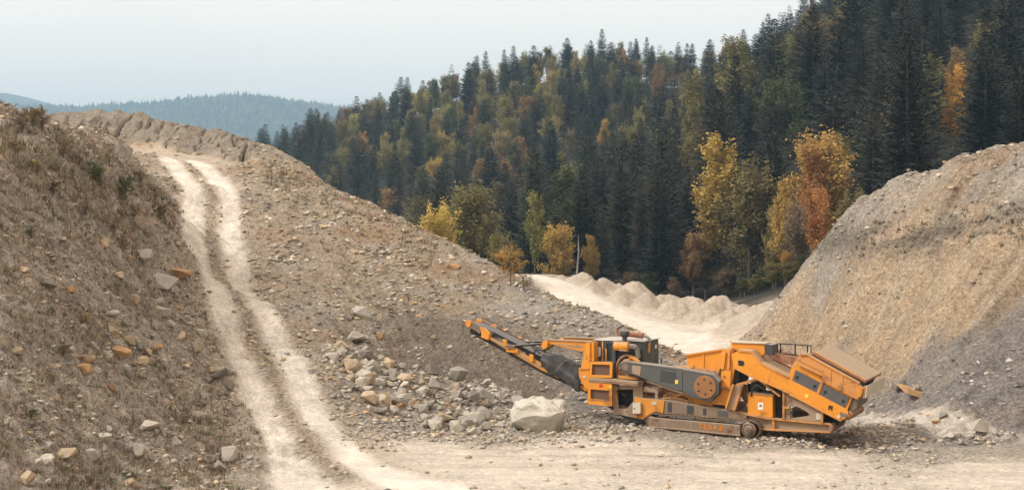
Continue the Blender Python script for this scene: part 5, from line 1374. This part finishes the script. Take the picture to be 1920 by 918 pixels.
endface('white_sticker', 1.30, 1.50, 650, 657, WHITES); endface('white_sticker', 0.05, 0.32, 675, 679, WHITES)
hr = tube_l('side_rail', [q(1233, 671, 1.0), q(1240, 671, 1.0), q(1240, 686, 1.0)], 0.03, DARK)
# air filter, intake, exhaust
af = tube_l('air_filter', [q(1152.5, 648, 0.2), q(1154, 648, 0.2), q(1177, 648.6, 0.2), q(1179, 648.7, 0.2)], 0.175, ORANGE, None, 22)
plate('filter_strap', [(1161,654),(1175,655.5),(1175,658.5),(1161,657)], 0.05, 0.4, BEIGE, af, 0)
def mushroom():
    bm = bmesh.new(); cx, cz = LP(1171, 640, 0.35); prof = [(0.09, 0), (0.09, 0.16), (0.13, 0.2), (0.18, 0.26), (0.185, 0.36), (0.16, 0.44), (0.09, 0.48), (0.0, 0.49)]
    seg = 20; rings = []
    for r, h in prof: rings.append([bm.verts.new((cx + r * math.cos(k_ * 6.2832 / seg), 0.35 + r * math.sin(k_ * 6.2832 / seg), cz + h * 0.95)) for k_ in range(seg)])
    for a, b in zip(rings[:-1], rings[1:]):
        for k_ in range(seg): bm.faces.new((a[k_], a[(k_ + 1) % seg], b[(k_ + 1) % seg], b[k_]))
    bmesh.ops.remove_doubles(bm, verts=list(bm.verts), dist=1e-4)
    return bm_obj('air_intake', bm, DARK, crusher, 0, None, True)
mushroom()
tube_l('intake_elbow', smooth_line([q(1179, 648.6, 0.2), q(1188, 649, 0.22), q(1194, 654, 0.3), q(1196, 663, 0.38), q(1197, 670, 0.42)]), 0.10, SILVER, None, 14)
mf = tube_l('muffler', [q(1166, 623, 0.9), q(1167, 623, 0.9), q(1204, 628.6, 0.9), q(1205.5, 629, 0.9)], 0.12, COPPER, None, 18)
tube_l('exhaust_pipe', smooth_line([q(1166, 624, 0.9), q(1160, 626, 0.9), q(1157, 621, 0.9), q(1158, 614, 0.9)]), 0.055, COPPER, mf, 10)
plate('rain_flap', [(1156,614.5),(1168,609.5),(1168.5,611.5),(1157,616.5)], 0.85, 0.98, BLACK, mf, 0)
tube_l('tail_pipe', smooth_line([q(1205, 629, 0.9), q(1212, 630.5, 0.9), q(1217, 634, 0.9), q(1219, 640, 0.9)]), 0.06, SILVER, mf, 10)
# drive gear behind the guard
for pts_, r_, m_2 in ((((1156,700),(1157,684),(1163,672),(1174,666),(1186,670),(1196,682)), 0.05, RUST), (((1160,706),(1162,690),(1170,676),(1182,674)), 0.045, RUSTY), (((1180,668),(1190,672),(1199,680),(1203,690)), 0.08, ORANGE), (((1155,690),(1153,700),(1156,712)), 0.04, RUST)):
    tube_l('hydraulic_hose', smooth_line([q(a, b, 0.32) for a, b in pts_]), r_, m_2, None, 8)
plate('engine_block', [(1152,682),(1172,676),(1200,690),(1200,714),(1152,710)], 0.34, 0.48, RUST, None, 0.02)
plate('oil_tray', [(1158,703),(1192,706),(1196,712),(1158,709)], 0.1, 0.3, RUSTY, None, 0.01)
# -- long flywheel guard
K = [(1160,684),(1163,679),(1170,677),(1278,691),(1338,702),(1349,714),(1347,738),(1332,752),(1310,748),(1282,736),(1250,727),(1200,707),(1172,698),(1163,692)]
gd = plate('flywheel_guard', K, -0.10, 0.30, GREY, None, 0.03)
plate('guard_rim', [(1168,675.6),(1278,689.4),(1339,700.6),(1351,713.5),(1349,716),(1337,703.6),(1278,692.6),(1168,678.6)], -0.13, 0.3, SILVER, gd, 0.006)
plate('guard_panel', [(1239,692.5),(1267,696.5),(1267,719),(1237,714)], -0.115, -0.10, DARK, gd, 0.006)
plate('guard_panel', [(1185,684),(1202,686),(1200,704),(1185,699)], -0.115, -0.10, BEIGE, gd, 0.006)
plate('guard_rib', [(1270,694),(1279,695.5),(1279,733),(1270,731)], -0.13, -0.10, GREY, gd, 0.008)
disc('pulley_boss', 1172, 687.5, 7.5, -0.12, -0.10, GREYD, gd, 18, 0.004)
plate('yellow_sticker', rect(1265.6, 711.5, 1271, 719), -0.145, -0.132, YELLOWS, gd, 0)
fw = disc('flywheel_cover', 1321.5, 725, 21.5, -0.15, -0.10, FLYW, gd, 40, 0.01)
for i in range(6):
    a = i * math.pi / 3 + 0.45
    disc('bolt_hole', 1321.5 + 13.5 * math.cos(a), 725 + 13.5 * math.sin(a), 2.1, -0.158, -0.149, BLACK, fw, 10, 0)
# bracket and clutter under the guard
plate('valve_block', [(1206,725),(1234,727),(1234,736),(1206,734)], 0.25, 0.7, BEIGE, None, 0.01); plate('valve_leg', rect(1228, 735, 1233, 748), 0.25, 0.35, BEIGE, None, 0.005)
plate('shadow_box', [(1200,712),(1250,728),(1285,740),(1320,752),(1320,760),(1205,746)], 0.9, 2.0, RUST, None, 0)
for pts_ in (((1245,742),(1256,737),(1268,741),(1282,739),(1296,748)), ((1240,747),(1262,745),(1278,748),(1300,756))):
    tube_l('hydraulic_hose', smooth_line([q(a, b, 0.45) for a, b in pts_]), 0.05, RUSTY, None, 8)
tube_l('handle_bar', [q(1256, 750, 0.3), q(1256, 736, 0.3), q(1266, 738, 0.3)], 0.02, BEIGE, None, 6)
plate('cross_member', [(1290,742),(1336,755),(1336,767),(1290,757)], 0.5, 2.3, ORANGE_W, None, 0.01)
# -- crusher box and inlet hopper
ih = plate('inlet_hopper', [(1287,666),(1354,656),(1340,694),(1288,686.5)], 0.42, 0.48, ORANGE, None, 0.008)
plate('inlet_hopper_side', [(1287,666),(1354,656),(1340,694),(1288,686.5)], 2.1, 2.16, ORANGE, ih, 0.008, ref=0.42)
plate('hopper_floor', [(1289,668),(1292,668),(1292,688),(1289,687)], 0.48, 2.1, ORANGE_W, ih, 0, ref=0.42)
plate('hopper_flange', [(1284,664),(1356,652.5),(1356,656),(1285,667.5)], 0.34, 0.48, ORANGE_W, ih, 0.006)
plate('hopper_rib', [(1317,661),(1320,660.5),(1320,691),(1317,690.5)], 0.38, 0.42, ORANGE, ih, 0.003)
plate('hopper_fill', [(1290,672),(1352,664),(1342,692),(1292,686)], 0.5, 2.1, RUST, ih, 0, ref=0.42)
plate('top_rail', [(1268,686),(1287,686),(1340,694),(1340,698),(1287,690),(1268,689)], 0.2, 0.5, RUSTY, None, 0.006); plate('clamp', rect(1295, 684, 1300, 689), 0.15, 0.3, RUSTY, None, 0.005)
jb = plate('crusher_box', [(1354,654),(1371,653),(1378,690),(1370,727),(1362,760),(1334,757),(1347,726),(1345,712),(1340,694)], 0.30, 2.3, ORANGE_W, None, 0.012)
plate('side_cheek', [(1352,695),(1371,694),(1369,727),(1350,725)], 0.22, 0.30, ORANGE, jb, 0.01); disc('bolt', 1357, 705, 2.6, 0.18, 0.22, RUST, jb, 10, 0.004)
plate('cheek_rib', [(1356,660),(1361,660),(1357,692),(1352,692)], 0.2, 0.30, ORANGE, jb, 0.008); plate('cheek_rib', [(1365,656),(1369,656),(1368,692),(1363,692)], 0.2, 0.30, ORANGE_W, jb, 0.008)
plate('ledge', [(1349,724.5),(1371,726),(1371,730),(1349,728.5)], 0.16, 0.32, RUSTY, jb, 0.004)
plate('grey_strut', [(1339,697),(1346,697),(1350,690),(1346,712)], 0.16, 0.3, GREYD, jb, 0.005)
plate('discharge_throat', [(1372,692),(1386,690),(1385,716),(1378,728),(1371,728)], 0.5, 2.0, BLACK, jb, 0.005)
cu = plate('chute', [(1374,721),(1390,723),(1376,768.5),(1360,766)], 0.18, 0.24, BEIGE, None, 0.005)
plate('chute_lip', [(1372,720),(1376,721),(1362,766),(1359,764)], 0.05, 0.24, ORANGE_W, cu, 0.005); plate('chute_lip', [(1389,722),(1393,723),(1378,769),(1374,768)], 0.05, 0.24, RUSTY, cu, 0.005)
plate('chute_end', [(1362,757),(1378,760),(1380,770),(1362,768)], 0.25, 1.8, RUST, cu, 0.005)
plate('diagonal_strut', [(1380,719),(1417,709),(1420,713),(1382,724)], 0.28, 0.42, RUSTY, None, 0.008)
plate('dark_frame', [(1386,724),(1402,720),(1404,752),(1398,757),(1388,740)], 0.9, 1.6, RUST, None, 0); tube_l('stay', [q(1376, 716, 0.8), q(1404, 718, 0.8)], 0.02, BLACK); tube_l('stay', [q(1392, 725, 0.8), q(1400, 700, 0.8)], 0.02, BLACK)
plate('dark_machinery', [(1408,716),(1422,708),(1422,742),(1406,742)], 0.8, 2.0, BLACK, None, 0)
# -- power pack box
pk = plate('power_box', [(1402,737),(1449,741.5),(1449,783),(1402,776.5)], 0.30, 1.6, ORANGE, None, 0.015)
plate('box_lid', [(1401,735.5),(1450,740),(1450,742.2),(1401,737.7)], 0.27, 1.65, RUST, pk, 0.005); wst = plate('white_sticker', rect(1421, 754, 1431, 767.5), 0.288, 0.298, WHITES, pk, 0)
plate('black_emblem', rect(1424, 758, 1428, 762), 0.28, 0.287, GREYD, wst, 0)
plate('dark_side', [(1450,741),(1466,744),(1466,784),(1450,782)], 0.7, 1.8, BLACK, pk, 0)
# -- feeder body
F_ = [(1371,665),(1384,657),(1408,659),(1425,681),(1477,708),(1533,736),(1589,767),(1592,780),(1577,788),(1543,771),(1465,729.5),(1407,704.5),(1376,688)]
fd = plate('feeder_side', F_, 0.05, 0.13, ORANGE, None, 0.012)
plate('feeder_side', F_, 2.35, 2.43, ORANGE_W, None, 0.012, ref=0.05)
plate('feeder_body', [(1374,668),(1386,660),(1407,662),(1424,684),(1476,711),(1532,738.5),(1588,768),(1590,779),(1577,785),(1543,767),(1465,726),(1407,701),(1378,686)], 0.13, 2.35, RUST, fd, 0.03, ref=0.05)
plate('feeder_flange', [(1384,655),(1409,657),(1427,679),(1478,706),(1477,709),(1425,682),(1407,660.5),(1384,659)], 0.0, 0.7, RUSTY, fd, 0.006, ref=0.0)
plate('lower_flange', [(1376,687),(1407,703.5),(1465,728.5),(1543,770),(1577,787),(1576,789.5),(1543,773),(1465,731.5),(1407,706.5),(1375,690)], 0.0, 0.2, ORANGE_W, fd, 0.004)
plate('weld_seam', [(1446,692),(1447,692.5),(1440,718),(1439,717.5)], 0.042, 0.05, RUSTY, fd, 0)
plate('bearing_opening', [(1384,674.5),(1394,676),(1396,682),(1392,686),(1384,684)], 0.035, 0.05, BLACK, fd, 0)
plate('yellow_sticker', rect(1509.5, 738, 1516, 745), 0.035, 0.048, YELLOWS, fd, 0)
disc('cap', 1572.5, 780.5, 3.3, 0.0, 0.05, CREAM, fd, 14, 0.005); plate('worn_plate', [(1574,771),(1590,776),(1588,783),(1576,779)], 0.03, 0.05, GREYD, fd, 0.004)
plate('rounded_tail', [(1586,768),(1597,772),(1600,780),(1594,787),(1580,789)], 0.1, 2.4, RUST, fd, 0.05, ref=0.05)
mk = bpy.data.curves.new('mark', 'FONT'); mk.body = 'FI'; mk.size = 0.21; mk.align_x = 'CENTER'; mk.align_y = 'CENTER'; mk.extrude = 0.004; mk.offset = 0.012
tmp = bpy.data.objects.new('tmp', mk); COL.objects.link(tmp); mme = bpy.data.meshes.new_from_object(tmp); bpy.data.objects.remove(tmp); mme.materials.clear(); mme.materials.append(BLACK)
o = link('black_marking', mme, parent=fd); ax, az_ = LP(1557, 764.5, 0.03); o.location = (ax, 0.035, az_); o.rotation_euler = (R(90), R(6), 0)
# windowed upper box
W_ = [(1488,680),(1545,707),(1601,738),(1589,767),(1533,736),(1477,708)]
wb = plate('hopper_box', W_, 0.10, 2.38, ORANGE, None, 0.012)
for pn in ([(1492,693),(1539,717),(1530,735),(1485,713)], [(1545,720.5),(1593,745),(1583,763.5),(1537,740)]):
    wp = plate('access_panel', pn, 0.05, 0.10, GREY, wb, 0.006)
    a, b, c, d = [Vector((*p, 0)) for p in pn]
    for f in (0.14, 0.86):
        m0 = a.lerp(b, f); m1 = d.lerp(c, f); s_ = m0.lerp(m1, 0.55)
        plate('slot', rect(s_.x - 2.6, s_.y - 3, s_.x - 0.4, s_.y + 3), 0.038, 0.049, BLACK, wp, 0); plate('slot', rect(s_.x + 0.5, s_.y - 3, s_.x + 2.6, s_.y + 3), 0.038, 0.049, BLACK, wp, 0)
plate('box_rib', [(1541,711),(1546,713),(1535,739),(1530,736)], 0.03, 0.10, RUSTY, wb, 0.008)
plate('end_wall', [(1589,763),(1601,744),(1607,747),(1606,764),(1594,772)], 0.2, 2.3, GREYD, wb, 0.01, ref=0.1)
# hopper wing, folded far wing on top, end flap
wg = plate('hopper_wing', [(1500,664),(1512,664),(1610,718),(1620,727),(1617,742),(1607,749),(1543,716),(1540,703),(1491,678)], -0.06, 0.04, RUSTY, None, 0.015)
plate('wing_lip', [(1500,662),(1513,662.5),(1612,717),(1610,720),(1512,666),(1500,666)], -0.12, 0.10, RUSTY, wg, 0.008)
plate('wing_rail', [(1490,676),(1541,701),(1541,705),(1489,680)], -0.10, -0.06, RUSTY, wg, 0.006)
plate('wing_rail', [(1494,670),(1543,694.5),(1542.5,697),(1493,673)], -0.10, -0.06, RUSTY, wg, 0.006)
plate('wing_gusset', [(1606,722),(1618,727),(1615,741),(1606,747)], -0.09, -0.06, ORANGE_W, wg, 0.006)
lid = plate('folded_wing', [(1524,660),(1527,659),(1623,713),(1622,718),(1521,663)], 0.16, 3.5, RUST, None, 0.012, ref=0.12)
plate('folded_wing_rim', [(1523,658.5),(1527,657.5),(1624,711.5),(1622,714)], 0.12, 0.2, RUSTY, lid, 0.006, ref=0.12)
plate('gap_shade_block', [(1516,667),(1524,663),(1620,719),(1616,727)], 0.2, 2.4, BLACK, wg, 0, ref=0.1)  # black block stands in for the shade between wing and folded wing
ff = plate('end_flap', [(1622,724),(1627,722),(1624,745),(1619,747)], 0.0, 3.75, CREAM, None, 0.012, ref=0.0, label='beige end flap of the hopper')
plate('flap_edge', [(1619,724),(1623,722),(1620,746),(1617,747)], -0.03, 0.08, RUSTY, ff, 0.006)
# upper chute box, its dark end and the handrail
ub = plate('feed_chute', [(1371,642),(1434,645),(1434,663),(1424,668),(1410,658),(1384,656),(1371,660)], 0.75, 1.4, ORANGE, None, 0.012)
plate('chute_rim', [(1369,639.8),(1436,643),(1436,644.6),(1369,642)], 0.68, 1.45, CREAM, ub, 0.006)
plate('dark_curtain', [(1434,645),(1449,646),(1449,666),(1434,664)], 0.70, 1.4, DARK, ub, 0.006)
plate('inner_sheet', [(1449,661),(1497,670),(1488,686),(1462,674)], 0.9, 1.0, RUST, None, 0); plate('inner_sheet', [(1430,652),(1497,668),(1488,690),(1440,675)], 2.2, 2.28, RUST, None, 0, ref=1.6)
hrl = tube_l('handrail', [q(1458, 643.5, 2.2), q(1491, 645, 2.2), q(1521, 647.5, 2.2), q(1521, 662, 2.2)], 0.028, BLACK, None, 6)
for x, y0, y1 in ((1458, 643.5, 660), (1463, 644, 661), (1491, 645, 665), (1514, 647, 660)): tube_l('rail_post', [q(x, y0, 2.2), q(x, y1, 2.2)], 0.03, BLACK, hrl, 6)
tube_l('rail_bar', [q(1463, 662, 2.2), q(1493, 664.5, 2.2)], 0.025, BLACK, hrl, 6)
# trestle under the feeder
frame('trestle', [(1467,735),(1543,773),(1543,791),(1467,784)], [(1482,757),(1500,764),(1523,778),(1481,784)], 0.24, 0.34, BEIGE)
plate('trestle_post', [(1467,733),(1471,735),(1471,785),(1467,784)], 0.16, 0.3, RUSTY, None, 0.005); plate('trestle_post', [(1539,771),(1543,773),(1543,793),(1539,792)], 0.16, 0.3, RUSTY, None, 0.005)
plate('trestle_bracket', [(1468,762),(1480,763),(1480,766),(1468,765)], 0.08, 0.3, ORANGE_W, None, 0.005)
plate('white_plate', rect(1530, 774, 1538.5, 786), 0.21, 0.235, CREAM, None, 0)
plate('gearbox', [(1483,764),(1505,768),(1505,786),(1483,785)], 0.7, 1.8, RUST, None, 0.04); disc('motor', 1494, 776, 8, 0.55, 0.75, BLACK, None, 18, 0.01)
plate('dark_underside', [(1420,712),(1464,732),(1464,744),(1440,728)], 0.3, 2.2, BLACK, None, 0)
plate('under_strut', [(1420,711),(1424,711),(1463,741),(1461,744)], 0.16, 0.3, RUSTY, None, 0.005)
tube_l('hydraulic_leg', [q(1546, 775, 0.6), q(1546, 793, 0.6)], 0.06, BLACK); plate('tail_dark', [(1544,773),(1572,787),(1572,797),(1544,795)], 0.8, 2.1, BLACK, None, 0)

# bolt row, stiffeners and loose hoses that break up the plain panels
for i in range(9):
    t = i / 8; disc('bolt', 1412 + 150 * t, 700.5 + 74.5 * t, 0.9, 0.03, 0.05, RUST, fd, 6, 0)
for x in (1556, 1578):
    plate('wing_stiffener', [(x, 700 + (x - 1556) * 0.55 - 9), (x + 3, 701.6 + (x - 1556) * 0.55 - 9), (x + 1, 722 + (x - 1556) * 0.52), (x - 2, 720.5 + (x - 1556) * 0.52)], -0.085, -0.06, RUSTY, wg, 0.004)
for pts_ in (((1204,708),(1214,722),(1222,726)), ((1290,752),(1302,760),(1316,758),(1330,764)), ((1408,742),(1412,728),(1420,722),(1432,730)), ((1470,770),(1478,776),(1484,772)), ((1148,712),(1158,722),(1164,734),(1172,742)), ((1236,690),(1246,684),(1258,684),(1270,688))):
    tube_l('hydraulic_hose', smooth_line([q(a, b, 0.26) for a, b in pts_]), 0.028, BLACK, None, 7)
tube_l('cable', smooth_line([q(1286, 664, 0.6), q(1270, 658, 0.7), q(1277, 656, 0.8)]), 0.02, BLACK, None, 6)
for (x0, y0, x1, y1) in ((1155, 640.8, 1201, 642.0), (1155, 662, 1201, 662.8)):
    plate('panel_seam', rect(x0, y0, x1, y1), EB - 0.010, EB - 0.002, BLACK, eng, 0)
